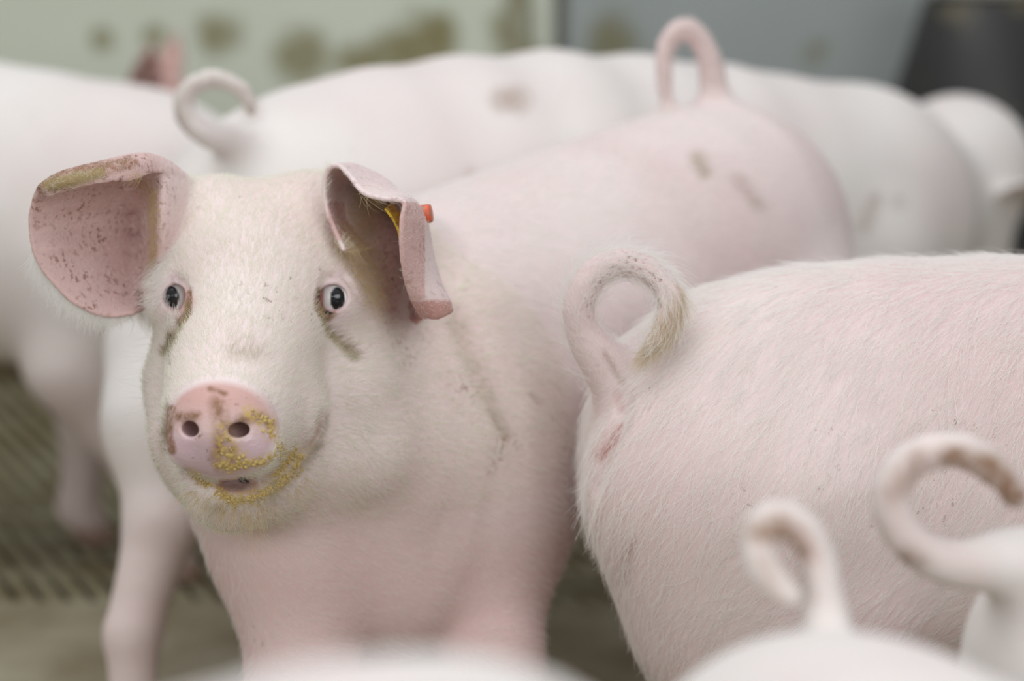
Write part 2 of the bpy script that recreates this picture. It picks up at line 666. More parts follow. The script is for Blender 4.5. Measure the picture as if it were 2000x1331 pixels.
# slatted floor: plastic slats over a dark pit, a solid concrete strip in front
m, nt, b = mat('soiled_slats')
v = coord(nt)
c = mix(nt, ramp(nt, noise(nt, 9.0, 5, 0.6, v), [(0.38, 0.0), (0.62, 1.0)]), (0.31, 0.285, 0.19), (0.18, 0.14, 0.07))
nt.links.new(c, b.inputs['Base Color'])
b.inputs['Roughness'].default_value = 0.7
M_SLAT = m
m, nt, b = mat('soiled_concrete')
v = coord(nt)
c = mix(nt, ramp(nt, noise(nt, 6.0, 6, 0.6, v), [(0.36, 0.0), (0.64, 1.0)]), (0.33, 0.30, 0.22), (0.21, 0.175, 0.105))
nt.links.new(c, b.inputs['Base Color'])
b.inputs['Roughness'].default_value = 0.75
bump(nt, b, noise(nt, 60, 5, 0.6, v), 0.4, 0.004)
M_CONC = m
EDGE_Y = 3.03
tag(box_obj('floor', [((-4.0, -1.0, -0.12), (3.2, EDGE_Y, 0.0))], M_CONC), kind='structure')
m_pit, nt_, b_ = mat('pit_dark')
b_.inputs['Base Color'].default_value = (0.02, 0.02, 0.016, 1)
tag(box_obj('floor_pit', [((-4.0, EDGE_Y, -0.34), (3.2, WALL_Y + 0.1, -0.30))], m_pit), kind='structure')
# slats run obliquely to the strip: bars clipped between the strip and the wall
dirv = np.array([-0.39, 0.92]); dirv /= np.linalg.norm(dirv)
nrm = np.array([dirv[1], -dirv[0]])
V, F = [], []
pitch, half = 0.031, 0.0085
x0 = -4.0
LEN = (WALL_Y - EDGE_Y) / dirv[1]
nb = int(7.6 / (pitch / dirv[1]))
for i in range(nb):
    xs = -4.0 + 0.58 + i * pitch / dirv[1]
    a = np.array([xs, EDGE_Y])
    e = a + dirv * LEN
    hw = half / dirv[1]
    n = len(V)
    for q in (a, e):
        for sgn in (-1, 1):
            V += [(q[0] + sgn * hw, q[1], 0.0), (q[0] + sgn * hw * 0.7, q[1], -0.045)]
    F += [[n, n + 2, n + 6, n + 4], [n + 1, n + 5, n + 7, n + 3], [n, n + 4, n + 5, n + 1], [n + 2, n + 3, n + 7, n + 6], [n, n + 1, n + 3, n + 2], [n + 4, n + 6, n + 7, n + 5]]
for j in range(5):    # cross ribs tie the bars into panels
    y = EDGE_Y + 0.14 + j * 0.30
    box(V, F, (-4.0, y, -0.03), (3.2, y + 0.016, -0.002))
fl = mesh_of('floor_slats', V, F, M_SLAT, smooth=False)
tag(fl, kind='structure')


# ------------------------------------------------------------------ feeder by the grey wall
def lathe(prof, n=48):
    V, F = [], []
    for r, z in prof:
        for i in range(n):
            a = 2 * math.pi * i / n
            V.append((r * math.cos(a), r * math.sin(a), z))
    for j in range(len(prof) - 1):
        for i in range(n):
            F.append([j * n + i, j * n + (i + 1) % n, (j + 1) * n + (i + 1) % n, (j + 1) * n + i])
    F.append(list(range(n))[::-1])
    F.append([(len(prof) - 1) * n + i for i in range(n)])
    return V, F


m, nt, b = mat('black_plastic')
c = mix(nt, ramp(nt, noise(nt, 7.0, 4, 0.6, coord(nt)), [(0.56, 0.0), (0.68, 1.0)]), (0.022, 0.022, 0.022), (0.13, 0.11, 0.065))
nt.links.new(c, b.inputs['Base Color'])
b.inputs['Roughness'].default_value = 0.5
M_BLACK = m
m, nt, b = mat('steel_rim')
b.inputs['Base Color'].default_value = (0.7, 0.7, 0.68, 1)
b.inputs['Metallic'].default_value = 0.6
b.inputs['Roughness'].default_value = 0.35
M_RIM = m
fp = P(1932, 60, 4.12)
fd = bpy.data.objects.new('pig_feeder', None)
COL.objects.link(fd)
fd.location = (fp[0], fp[1], 0)
tag(fd, 'black conical pig feeder with a pale metal rim standing at the grey wall', 'feeder')
V, F = lathe([(0.17, 0.02), (0.18, 0.05), (0.185, 0.30), (0.172, 0.50), (0.14, 0.60), (0.112, 0.69), (0.100, 0.70), (0.095, 0.66), (0.05, 0.40)])
mesh_of('hopper', V, F, M_BLACK, parent=fd)
V, F = lathe([(0.102, 0.700), (0.108, 0.702), (0.109, 0.722), (0.104, 0.728), (0.097, 0.724), (0.096, 0.702)])
mesh_of('rim', V, F, M_RIM, parent=fd)
fd.scale = (1.0, 1.0, 1.055)
V, F = lathe([(0.20, 0.0), (0.25, 0.01), (0.265, 0.10), (0.258, 0.10), (0.243, 0.02), (0.19, 0.015)])
mesh_of('trough', V, F, M_BLACK, parent=fd)

# ------------------------------------------------------------------ pigs
ATTRS = ('pink', 'red', 'lilac', 'mud', 'flecks', 'olive', 'black', 'wet', 'meal')
HOOF_Z = 0.035


def pig_object(name, label, V, Q, material, at, group):
    A = {k: np.zeros(len(V)) for k in ATTRS}
    A.update(at)
    o = mesh_of(name, V, Q, material, A)
    tag(o, label, 'pig', group)
    return o


def sphere(c, r, n=24, m=16, squash=None):
    V, F = [], []
    for j in range(m + 1):
        t = math.pi * j / m
        for i in range(n):
            p = 2 * math.pi * i / n
            V.append((r * math.sin(t) * math.cos(p), r * math.sin(t) * math.sin(p), r * math.cos(t)))
    for j in range(m):
        for i in range(n):
            F.append([j * n + i, (j + 1) * n + i, (j + 1) * n + (i + 1) % n, j * n + (i + 1) % n])
    V = np.array(V)
    return V + np.asarray(c), F


def eye_material(name, gaze, dark=(0.006, 0.006, 0.007)):
    pass


def frame(origin, heading):
    f = np.array([math.cos(heading), math.sin(heading), 0.0])
    s = np.array([-f[1], f[0], 0.0])

    def T(x, y, z):
        return np.asarray(origin) + f * x + s * y + np.array([0, 0, z])
    return T


def plain_pig(name, label, origin, heading, sc=1.0, material=None, tail=None, tail_r=None, head_yaw=0.0, head_drop=0.0,
              head_len=1.0, ears=True, step=0.008, legs=None, extra=(), cut=(), group=None, paint=None, fat=1.0, rump=1.0, fine=None, lift=0.0, neck_dz=0.0, long=1.0, skip=(), prof=None, ear_up=0.0, cutfn=None, ear_pink=.8):
    """a standing pig: barrel, four jointed legs, neck, wedge head with ears, curled tail; heading in radians"""
    T = frame(origin, heading)
    z0 = lift

    def t(x, y, z):
        return T(x * sc * (long if abs(x) < .43 else 1) + (math.copysign(.43 * (long - 1) * sc, x) if abs(x) >= .43 else 0), y * sc, z * sc + z0)
    st = []
    for x, z, w, h in (prof or ((-.42, .475, .085, .105), (-.36, .48, .125, .145), (-.24, .487, .150, .170), (-.05, .49, .158, .176),
                       (.15, .49, .156, .174), (.30, .485, .148, .166), (.40, .485, .125, .146))):
        q = t(x, 0, z)
        st.append((*q, w * sc * fat, h * sc))
    pr = [Trunk(st)]
    hy = head_yaw

    def hp(l, s, z):
        return t(.42 + l * math.cos(hy) - s * math.sin(hy), l * math.sin(hy) + s * math.cos(hy), z)
    D = head_drop
    pr += [Cone(t(.36, 0, .49), hp(.14, 0, .50 - D * .5 + neck_dz), .125 * sc, .10 * sc, .05),
           Ball(hp(.19, 0, .50 - D), np.array((.095, .095, .10)) * sc, .05),
           Cone(hp(.20, 0, .47 - D), hp(.37, 0, .385 - D), .075 * sc, .046 * sc, .04),
           Cone(hp(.18, .04, .42 - D), hp(.33, .01, .36 - D), .055 * sc, .035 * sc, .04),
           Cone(hp(.18, -.04, .42 - D), hp(.33, -.01, .36 - D), .055 * sc, .035 * sc, .04),
           Cone(hp(.385, 0, .392 - D), hp(.398, 0, .388 - D), .047 * sc, .047 * sc, .008)]
    cuts = [Ball(hp(.43, .02, .395 - D), np.array((.02, .011, .014)) * sc, .004), Ball(hp(.43, -.02, .395 - D), np.array((.02, .011, .014)) * sc, .004)]
    L = {'hl': 0.0, 'hr': 0.0, 'fl': 0.0, 'fr': 0.0}
    L.update(legs or {})
    for sd, a, b in ((1, 'hl', 'fl'), (-1, 'hr', 'fr')):
        o = L[a]
        pr += [Ball(t(-.345, .062 * sd, .405), np.array((.10, .085, .12)) * sc, .04)]
        if a not in skip:
          pr += [Cone(t(-.28, .075 * sd, .44), t(-.24 + .4 * o, .095 * sd, .31), .115 * sc, .078 * sc, .04),
               Cone(t(-.24 + .4 * o, .095 * sd, .31), t(-.345 + .8 * o, .09 * sd, .185), .078 * sc, .036 * sc, .03),
               Cone(t(-.345 + .8 * o, .09 * sd, .185), t(-.315 + o, .088 * sd, .07), .033 * sc, .027 * sc, .02),
               Cone(t(-.315 + o, .088 * sd, .07), t(-.29 + o, .088 * sd, .022 - z0 / sc), .028 * sc, .024 * sc, .015)]
        o = L[b]
        if b not in skip:
          pr += [Cone(t(.30, .085 * sd, .42), t(.25 + .3 * o, .10 * sd, .30), .09 * sc, .06 * sc, .04),
               Cone(t(.25 + .3 * o, .10 * sd, .30), t(.285 + .7 * o, .095 * sd, .17), .058 * sc, .034 * sc, .03),
               Cone(t(.285 + .7 * o, .095 * sd, .17), t(.28 + o, .09 * sd, .07), .032 * sc, .026 * sc, .02),
               Cone(t(.28 + o, .09 * sd, .07), t(.305 + o, .09 * sd, .022 - z0 / sc), .027 * sc, .024 * sc, .015)]
    pr += list(extra)
    sheets = []
    if ears:
        for sd in (1, -1):
            C = []
            for u in np.linspace(0, 1, 5):
                row = []
                for vv in np.linspace(-1, 1, 5):
                    wd = .055 * (1 - u ** 2.2) + .006
                    row.append(hp(.16 + vv * wd * .75 - .03 * u, sd * (.065 + .10 * u + .02 * vv * vv), .565 - D + (.085 + ear_up) * u - .05 * u * u + abs(vv) * 0.004 - vv * .012))
                C.append(row)
            sheets.append((sheet_samples(C, 40, 40), .005 * sc, .008, .02))
    if tail is not None:
        C, R = tail_chain(tail, tail_r)
        pr.append(Tube(C, R, .02))
    allp = np.array([t(-.55, -.2, 0), t(-.55, .2, 0), t(.9, -.3, 0), t(.9, .3, 0), t(.9, .0, 0)] + ([*tail] if tail is not None else []))
    lo, hi = allp.min(0) - .05, allp.max(0) + .05
    hz = max(z0 + (.78 - min(D, 0) + ear_up) * sc, hi[2])
    if fine is None:
        g = [axis_grid([lo[a], (hi[a], step)]) for a in (0, 1)] + [axis_grid([-.02, (hz, step)])]
    else:
        g = fine
    if cutfn:
        cuts = cuts + cutfn(pr)
    V, Q = surface(*g, pr, list(cut) + cuts, sheets)
    V[:, 2] = np.maximum(V[:, 2], 0.001)
    at = {}
    at['red'] = np.zeros(len(V))
    nose = hp(.40, 0, .39 - D)
    dn = np.linalg.norm(V - nose, axis=1)
    at['pink'] = np.clip(1.6 - dn / (.05 * sc), 0, 1)
    if ears:
        for S_, _, _, _ in sheets:
            c0 = S_.reshape(-1, 3)[::7]
            near = np.zeros(len(V), bool)
            bb = ((V > c0.min(0) - .02) & (V < c0.max(0) + .02)).all(1)
            ids = np.nonzero(bb)[0]
            if len(ids):
                dd = np.sqrt(((V[ids, None] - c0[None]) ** 2).sum(2)).min(1)
                near[ids] = dd < .012
            at['pink'] = np.maximum(at['pink'], near * ear_pink)
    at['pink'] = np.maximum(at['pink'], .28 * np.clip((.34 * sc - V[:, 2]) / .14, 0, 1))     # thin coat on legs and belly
    at['mud'] = np.clip((HOOF_Z - V[:, 2]) / .01, 0, 1) * .9
    if paint:
        paint(V, Q, at)
    o = pig_object(name, label, V, Q, material or SKIN_PALE, at, group)
    # eyes
    for sd in (1, -1):
        c = hp(.235, sd * .070, .515 - D)
        EV, EF = sphere(c, .014 * sc, 16, 10)
        mesh_of('eye', EV, EF, M_EYE_DARK, parent=o)
    return o, V, Q, T


m, nt, b = mat('eye_dark')
b.inputs['Base Color'].default_value = (0.006, 0.006, 0.008, 1)
b.inputs['Roughness'].default_value = 0.06
M_EYE_DARK = m
GROUP = 'pigs crowded in the pen'


# ---- the pig that looks into the lens
def R3(px, py, d, r, *a):
    return Ball(P(px, py, d), r, *a)


hero_st = []
for x, y, z, w, h in ((.305, 2.81, .50, .09, .12), (.245, 2.745, .50, .135, .160), (.135, 2.63, .478, .152, .165), (.02, 2.50, .448, .158, .168),
                      (-.075, 2.39, .412, .160, .176), (-.120, 2.29, .395, .142, .160), (-.155, 2.23, .40, .105, .125)):
    hero_st.append((x, y, z, w, h))
hero = [Trunk(hero_st)]
# neck and head
hero += [
    Cone(P(700, 700, 2.35), P(560, 600, 2.26), .115, .085, .05),
    Ball(P(507, 510, 2.20), (.080, .10, .070), .04),
    Ball(P(402, 432, 2.19), .038, .04), Ball(P(620, 428, 2.20), .042, .04), Ball(P(695, 500, 2.235), .050, .03), Ball(P(745, 510, 2.29), .060, .03),
    Ball(P(388, 590, 2.155), (.038, .05, .05), .03), Ball(P(640, 590, 2.165), (.048, .05, .05), .03),
    Cone(P(500, 600, 2.13), P(438, 815, 2.005), .076, .052, .04),
    Cone(P(372, 750, 2.12), P(372, 850, 2.08), .042, .036, .03),
    Ball(P(660, 745, 2.155), .062, .03), Ball(P(690, 865, 2.16), .062, .022),
    Ball(P(560, 810, 2.06), (.034, .035, .036), .03),
    Cone(P(520, 880, 2.13), P(455, 950, 2.03), .075, .036, .03),
    Cone(P(420, 900, 2.09), P(440, 950, 2.03), .045, .03, .025),
    Cone(P(500, 920, 2.20), P(620, 960, 2.30), .070, .09, .03),
]
# snout disc faces the lens, tipped a little upward
sn = np.array([-.12, -.985, .06]); sn /= np.linalg.norm(sn)
su = np.array([0, .06, 1.0]); su -= sn * (su @ sn); su /= np.linalg.norm(su)
sr = np.cross(su, -sn); sr /= np.linalg.norm(sr)
SNOUT_C = P(433, 838, 1.962)
RS = np.stack([sr, sn, su])
hero += [Ball(SNOUT_C - sn * .004 - su * .009, (.0455, .017, .0300), .010, RS),
         Ball(SNOUT_C - sn * .006 + su * .012, (.0345, .016, .0270), .012, RS),
         Cone(SNOUT_C - sn * .012, SNOUT_C - sn * .05, .040, .046, .02)]
# legs and brisket
hero += [
    Ball(P(575, 1060, 2.19), .076, .05), Ball(P(760, 1120, 2.25), (.09, .09, .085), .05), Cone(P(575, 1100, 2.19), P(590, 1330, 2.15), .066, .048, .03),
    Cone(P(590, 1330, 2.15), P(588, 1480, 2.13), .048, .033, .02),
    Cone(P(588, 1480, 2.13), P(585, 1700, 2.15), .031, .026, .02),
    Ball(P(950, 1010, 2.29), .085, .05), Cone(P(950, 1040, 2.29), P(965, 1290, 2.22), .072, .044, .03),
    Cone(P(965, 1290, 2.22), P(965, 1460, 2.20), .046, .032, .02),
    Cone(P(965, 1460, 2.20), P(962, 1660, 2.22), .030, .026, .02),
]
for c in [h for h in hero if isinstance(h, Cone)][-6:]:
    c.b[2] = max(c.b[2], .024)
for bx, by, hx, hy in ((.165, 2.76, .245, 2.86), (.275, 2.665, .345, 2.745)):
    hero += [Ball((bx + .035, by + .035, .41), (.085, .085, .12), .04), Cone((bx, by, .42), (bx - .02, by - .02, .30), .10, .072, .04),
             Cone((bx - .02, by - .02, .30), (hx, hy, .185), .072, .036, .03),
             Cone((hx, hy, .185), (hx - .02, hy - .03, .06), .033, .027, .02),
             Cone((hx - .02, hy - .03, .06), (hx - .035, hy - .045, .024), .028, .024, .015)]
tp = [P(x, y, d - .055) for x, y, d in ((1400, 235, 2.80), (1394, 170, 2.81), (1382, 105, 2.81), (1343, 55, 2.81), (1306, 80, 2.80), (1297, 135, 2.79), (1302, 200, 2.78))]
C_, R_ = tail_chain(tp, [.024, .017, .0145, .0135, .0125, .011, .008])
hero.append(Tube(C_, R_, .02))

BED = [([(425, 905), (450, 915), (490, 905), (520, 900), (550, 885), (545, 865)], 8, 330), ([(425, 962), (455, 980), (505, 972), (540, 950), (560, 930)], 10, 480),
       ([(535, 930), (560, 900), (575, 880)], 8, 150), ([(575, 905), (590, 890), (570, 930)], 8, 50), ([(440, 880), (470, 895)], 12, 50),
       ([(485, 805), (525, 825), (530, 850)], 10, 60), ([(375, 925), (390, 940), (410, 950)], 7, 50), ([(440, 850), (445, 900)], 16, 24)]
EYES = ((338, 581, 2.113, -1), (656, 583, 2.113, 1))
cuts = []
for ex, ey, d, sd in EYES:
    hero.append(Ball(P(ex, ey, d + .006), (.0215, .021, .0215), .016))
NOS = []
for dx, hx in ((-.0250, -.0185), (.0265, .0205)):
    c = SNOUT_C + sr * dx - su * .011 + sn * .016
    hero.append(Ball(SNOUT_C + sr * dx * .98 - su * .017 + sn * .004, (.0185, .0142, .0150), .010, RS))
    c2 = SNOUT_C + sr * hx + su * .0025 + sn * .010
    cuts.append(Ball(c2, (.0092, .022, .0070), .004, RS))
    NOS.append(c2)
mouth = [(362, 922), (388, 940), (428, 949), (470, 951), (515, 941), (552, 915), (590, 882), (618, 850), (630, 815)]
md = surf(hero, [m_[0] for m_ in mouth], [m_[1] for m_ in mouth])
mr = [.004, .005, .006, .007, .0075, .0080, .0085, .0075, .004]
for a, b, da, db, ra, rb in zip(mouth[:-1], mouth[1:], md[:-1], md[1:], mr[:-1], mr[1:]):
    cuts.append(Cone(P(*a, da), P(*b, db), ra, rb, .007))
mo = surf(hero, 470, 950)[0]
cuts.append(Ball(P(470, 951, mo), (.019, .020, .0065), .004))
late = []
for px, py, d, sd in EYES:
    late.append(Ball(P(px - 8 * sd, py + 1, d - .020), (.0132, .031, .0112), .0035))

# ears
EL = [  # rows from the rolled upper rim over the top and down to the lower edge, columns from the head outward
    [(414, 400, 2.20), (350, 345, 2.15), (322, 335, 2.125), (292, 335, 2.105), (262, 350, 2.085), (215, 352, 2.07), (165, 360, 2.065), (120, 373, 2.07), (92, 384, 2.08)],
    [(414, 392, 2.20), (348, 335, 2.15), (318, 318, 2.13), (285, 312, 2.105), (252, 322, 2.085), (205, 335, 2.07), (160, 346, 2.065), (115, 360, 2.065), (82, 372, 2.075)],
    [(414, 385, 2.20), (346, 328, 2.16), (312, 306, 2.14), (275, 300, 2.12), (240, 304, 2.105), (195, 316, 2.09), (150, 326, 2.085), (108, 340, 2.085), (76, 364, 2.085)],
    [(414, 400, 2.20), (352, 360, 2.145), (320, 350, 2.12), (300, 352, 2.135), (255, 350, 2.155), (190, 355, 2.13), (145, 362, 2.115), (104, 372, 2.105), (62, 398, 2.095)],
    [(410, 440, 2.20), (352, 430, 2.14), (316, 425, 2.11), (298, 425, 2.14), (270, 425, 2.205), (195, 425, 2.16), (140, 425, 2.135), (98, 430, 2.115), (56, 436, 2.10)],
    [(405, 490, 2.20), (345, 490, 2.145), (314, 488, 2.115), (298, 486, 2.145), (266, 480, 2.20), (190, 478, 2.15), (138, 480, 2.125), (102, 482, 2.11), (64, 492, 2.10)],
    [(400, 540, 2.20), (338, 540, 2.15), (308, 535, 2.13), (292, 533, 2.15), (262, 530, 2.175), (195, 530, 2.135), (152, 530, 2.12), (120, 530, 2.11), (84, 530, 2.10)],
    [(392, 580, 2.19), (330, 580, 2.16), (304, 578, 2.145), (288, 580, 2.15), (258, 585, 2.14), (205, 585, 2.12), (172, 580, 2.11), (142, 572, 2.105), (112, 560, 2.10)],
    [(385, 605, 2.18), (318, 602, 2.16), (300, 602, 2.15), (278, 606, 2.135), (248, 615, 2.115), (218, 620, 2.11), (188, 614, 2.105), (160, 600, 2.10), (136, 585, 2.10)],
]
ER = [  # columns along the rim from the brow, over the top and down to the tip; rim, outside fold, back, root
    [(672, 492, 2.10), (690, 492, 2.14), (705, 490, 2.18), (707, 510, 2.250)],
    [(642, 425, 2.115), (662, 435, 2.16), (690, 450, 2.20), (702, 490, 2.270)],
    [(630, 370, 2.12), (655, 385, 2.17), (690, 420, 2.22), (707, 475, 2.290)],
    [(637, 330, 2.12), (662, 345, 2.18), (700, 390, 2.23), (714, 460, 2.290)],
    [(660, 322, 2.11), (690, 322, 2.18), (715, 365, 2.23), (727, 460, 2.290)],
    [(686, 352, 2.09), (718, 330, 2.17), (745, 370, 2.23), (742, 460, 2.290)],
    [(706, 380, 2.07), (748, 346, 2.16), (766, 380, 2.22), (752, 470, 2.290)],
    [(745, 390, 2.06), (772, 368, 2.14), (788, 400, 2.21), (764, 480, 2.280)],
    [(790, 392, 2.06), (812, 392, 2.11), (815, 430, 2.18), (777, 500, 2.270)],
    [(782, 425, 2.055), (826, 425, 2.09), (835, 460, 2.16), (782, 520, 2.260)],
    [(780, 480, 2.055), (826, 475, 2.09), (845, 500, 2.15), (782, 550, 2.250)],
    [(788, 540, 2.065), (828, 535, 2.085), (864, 555, 2.13), (787, 580, 2.240)],
    [(803, 588, 2.085), (840, 585, 2.08), (884, 592, 2.115), (792, 610, 2.220)],
    [(822, 618, 2.105), (855, 624, 2.085), (887, 604, 2.11), (802, 630, 2.200)],
]
earL = sheet_samples([[P(*q) for q in r] for r in EL], 170, 190)
uu, vv = np.meshgrid(np.linspace(0, 1, 170), np.linspace(0, 1, 190), indexing='ij')
w_ = np.clip((vv - .34) / .1, 0, 1) * np.clip((.97 - vv) / .2, 0, 1)
earL[:, :, 1] -= 1.9 * w_ * (.0028 * np.exp(-((uu - .52 - .03 * vv) / .022) ** 2) + .0022 * np.exp(-((uu - .60 - .04 * vv) / .022) ** 2) + .0016 * np.exp(-((uu - .45) / .02) ** 2))
earL[:, :, 1] -= .0045 * np.exp(-((vv - .47 + .1 * (uu - .8)) / .028) ** 2) * np.clip((uu - .62) / .1, 0, 1)
earR = sheet_samples([[P(*q) for q in r] for r in ER], 240, 140)
for pts_ in ([(318, 562), (330, 548), (346, 543), (360, 553), (368, 572)], [(626, 566), (634, 545), (652, 535), (674, 541), (690, 562)]):
    for (ax_, ay_), (bx_, by_) in zip(pts_[:-1], pts_[1:]):     # fold of the upper lid
        da, db = surf(hero, [ax_, bx_], [ay_, by_])
        cuts.append(Cone(P(ax_, ay_, da), P(bx_, by_, db), .0016, .0016, .005))
sheets = [(earL, .0024, .004, .006), (earR, .0024, .004, .006)]
FS = 0.0017
hx0, hx1 = -.44, -.02
gx = axis_grid([-.46, (-.03, FS), (.08, .004), (.55, .007)])
gy = axis_grid([1.92, (2.26, FS), (2.40, .004), (3.05, .007)])
gz = axis_grid([-.02, (.20, .006), (.30, .004), (.72, FS), (.80, .0045)])
V, Q = surface(gx, gy, gz, hero, cuts, sheets, late, smooth=2)
V[:, 2] = np.maximum(V[:, 2], .001)
vn, fn = normals(V, Q)
HV, HQ, HN = V, Q, vn
px, py = project(V)
view = V - np.array([0, 0, CAM_H])
view /= np.linalg.norm(view, axis=1)[:, None]
facing = (vn * view).sum(1) < 0.15


def near_sheet(V, sheet, tol, sub=5):
    pts = sheet[::sub, ::sub].reshape(-1, 3)
    out = np.zeros(len(V), bool)
    ids = np.nonzero(((V > pts.min(0) - tol) & (V < pts.max(0) + tol)).all(1))[0]
    for s in range(0, len(ids), 4000):
        i = ids[s:s + 4000]
        out[i] = ((V[i, None] - pts[None]) ** 2).sum(2).min(1) < tol * tol
    return out


isL = near_sheet(V, earL, .0065) & (px < 368)
fadeL = np.clip((366 - px) / 70, 0, 1)
isR = near_sheet(V, earR, .0065) & (px > 640) & ~((px < 700) & (py > 470))
head = (V[:, 1] < 2.26) & facing
A = {k: np.zeros(len(V)) for k in ATTRS}
# bare, rosy inside of the ears
A['pink'] = np.where(isL & facing, .15 + .30 * fadeL, 0) + np.where(isR & facing & ((px < 830) & (py > 395) | (py > 585)), .55, 0)
A['red'] = np.where(isL & facing, .10 * fadeL * (px < 312), 0) + np.where(isR & facing & (py > 590), .5, 0)
A['flecks'] = np.where(isL & facing, .8 * fadeL ** .5, 0) + np.where(isR & facing, .3, 0)
A['mud'] = stroke(px, py, [(85, 360), (130, 345), (190, 330), (260, 318)], [22, 24, 22, 14]) * (isL & facing) * .9
A['olive'] = stroke(px, py, [(95, 362), (140, 352), (195, 338)], [16, 20, 14]) * (isL & facing) * .8
# snout
q = V - SNOUT_C
lu, lr, ln = q @ su, q @ sr, q @ sn
rad = np.hypot(lr / .0455, lu / .0395)
disc = (np.clip((1.07 - rad) / .12, 0, 1) * (ln > -.012)) * (V[:, 1] < 2.0)
A['pink'] = np.maximum(A['pink'], disc * np.clip(.38 + lu / .07, .12, .75))
A['lilac'] = disc * np.clip((.004 - lu) / .012, 0, 1) * .85
A['wet'] = disc * np.clip((.008 - lu) / .01, 0, 1)
hole = np.minimum(*[np.linalg.norm((V - c + sn * .006) / 1.0, axis=1) for c in NOS])
A['red'] = np.maximum(A['red'], np.clip((.013 - hole) / .006, 0, 1) * (ln < .012) * .35)
A['mud'] = np.maximum(A['mud'], head * np.maximum.reduce([
    stroke(px, py, [(335, 800), (328, 850), (336, 880)], 12), stroke(px, py, [(345, 815), (385, 812)], 14, .8),
    stroke(px, py, [(425, 790), (435, 840), (425, 895)], [26, 24, 24], .9), stroke(px, py, [(455, 880), (450, 900), (430, 915)], 16, .9),
    stroke(px, py, [(470, 820), (510, 815), (530, 830)], 16, .9), stroke(px, py, [(410, 760), (440, 770)], 9, .9)]) * .9)
# mouth
A['lilac'] = np.maximum(A['lilac'], head * stroke(px, py, [(445, 948), (485, 950)], [14, 14], .5))
A['pink'] = np.maximum(A['pink'], head * stroke(px, py, [(440, 950), (490, 952)], [22, 22], .6) * .8)
A['wet'] = np.maximum(A['wet'], head * stroke(px, py, [(445, 948), (485, 950)], [16, 16], .5))
A['black'] = head * stroke(px, py, [(470, 938), (482, 940)], [7, 7], .5) * .9
# bare skin round the eyes, tear stains
for (ex, ey, d, sd) in EYES:
    A['lilac'] = np.maximum(A['lilac'], head * stroke(px, py, [(ex - sd * 8, ey - 38), (ex, ey), (ex + sd * 4, ey + 42)], [30, 40, 34], .7) * .42)
    A['pink'] = np.maximum(A['pink'], head * stroke(px, py, [(ex - sd * 14, ey + 6)], [36], .5) * .75)
    A['red'] = np.maximum(A['red'], head * stroke(px, py, [(ex - sd * 18, ey + 14), (ex, ey - 24), (ex + sd * 16, ey)], [9, 8, 7], .8) * .35)
tl = [(362, 590), (366, 612), (352, 640), (322, 690)]
tr = [(624, 585), (626, 612), (640, 650), (690, 695)]
A['mud'] = np.maximum(A['mud'], head * np.maximum(stroke(px, py, [(370, 572), (368, 612), (352, 630)], [7, 10, 10], .5), stroke(px, py, [(622, 570), (622, 600), (638, 622), (652, 614)], [10, 13, 12, 7], .5)))
A['olive'] = np.maximum(A['olive'], head * np.maximum(stroke(px, py, tl, [4, 7, 8, 14], .8), stroke(px, py, tr, [4, 8, 10, 17], .8)) * .85)
A['black'] = np.maximum(A['black'], head * np.maximum.reduce([stroke(px, py, [(333, 655), (328, 664)], 4), stroke(px, py, [(332, 710)], [4]),
                        stroke(px, py, [(637, 610), (649, 613)], [5, 3], .5), stroke(px, py, [(622, 580)], [4], .6)]))
A['olive'] = np.maximum(A['olive'], head * np.maximum(stroke(px, py, [(455, 690), (500, 690)], [28, 28], .9) * .28, stroke(px, py, [(430, 990), (520, 960), (580, 900), (620, 870)], [40, 40, 26, 16], .9) * .5))
# scuffs along the neck and shoulder
A['olive'] = np.maximum(A['olive'], facing * stroke(px, py, [(880, 620), (935, 750), (985, 850)], [34, 30, 18], 1.0) * .28)
A['flecks'] = np.maximum(A['flecks'], facing * stroke(px, py, [(860, 640), (930, 760), (1000, 850), (960, 920)], [60, 60, 50, 30], 1.0) * .8)
A['mud'] = np.maximum(A['mud'], facing * np.maximum(stroke(px, py, [(955, 800), (985, 860)], [8, 6], 1.0), stroke(px, py, [(1036, 772), (1050, 788)], [9, 7], 1.0)) * .45)
A['mud'] = np.maximum(A['mud'], stroke(px, py, [(1300, 200), (1297, 130), (1310, 75), (1343, 52), (1380, 100), (1395, 170)], 34, .9) * (V[:, 1] > 2.5) * .35)
A['olive'] = np.maximum(A['olive'], facing * stroke(px, py, [(1360, 310), (1375, 340)], [22, 18], .9) * .6)
A['mud'] = np.maximum(A['mud'], facing * stroke(px, py, [(1440, 350), (1480, 400)], [22, 22], .9) * .35)
A['mud'] = np.maximum(A['mud'], np.clip((HOOF_Z - V[:, 2]) / .01, 0, 1) * .9)
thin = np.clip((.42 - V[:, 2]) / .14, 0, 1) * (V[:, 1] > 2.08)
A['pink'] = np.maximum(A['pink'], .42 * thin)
cav = facing * stroke(px, py, [(750, 430), (768, 520), (765, 600)], [50, 48, 34], .8) * (V[:, 1] < 2.35) * ~isR
A['pink'] = np.maximum(A['pink'], cav * .45)
A['flecks'] = np.maximum.reduce([A['flecks'], cav * .7, facing * stroke(px, py, [(735, 470), (740, 600), (790, 700)], [70, 50, 40], .9) * .7])
A['mud'] = np.maximum(A['mud'], facing * isR * stroke(px, py, [(655, 440), (690, 400), (720, 440)], [40, 34, 40], .9) * .2)
A['meal'] = head * np.maximum.reduce([stroke(px, py, b_[0], b_[1] * 2.2, .9) for b_ in BED])
A['mud'] = np.maximum(A['mud'], head * stroke(px, py, [m_[:2] for m_ in mouth], 13, .9) * .6)
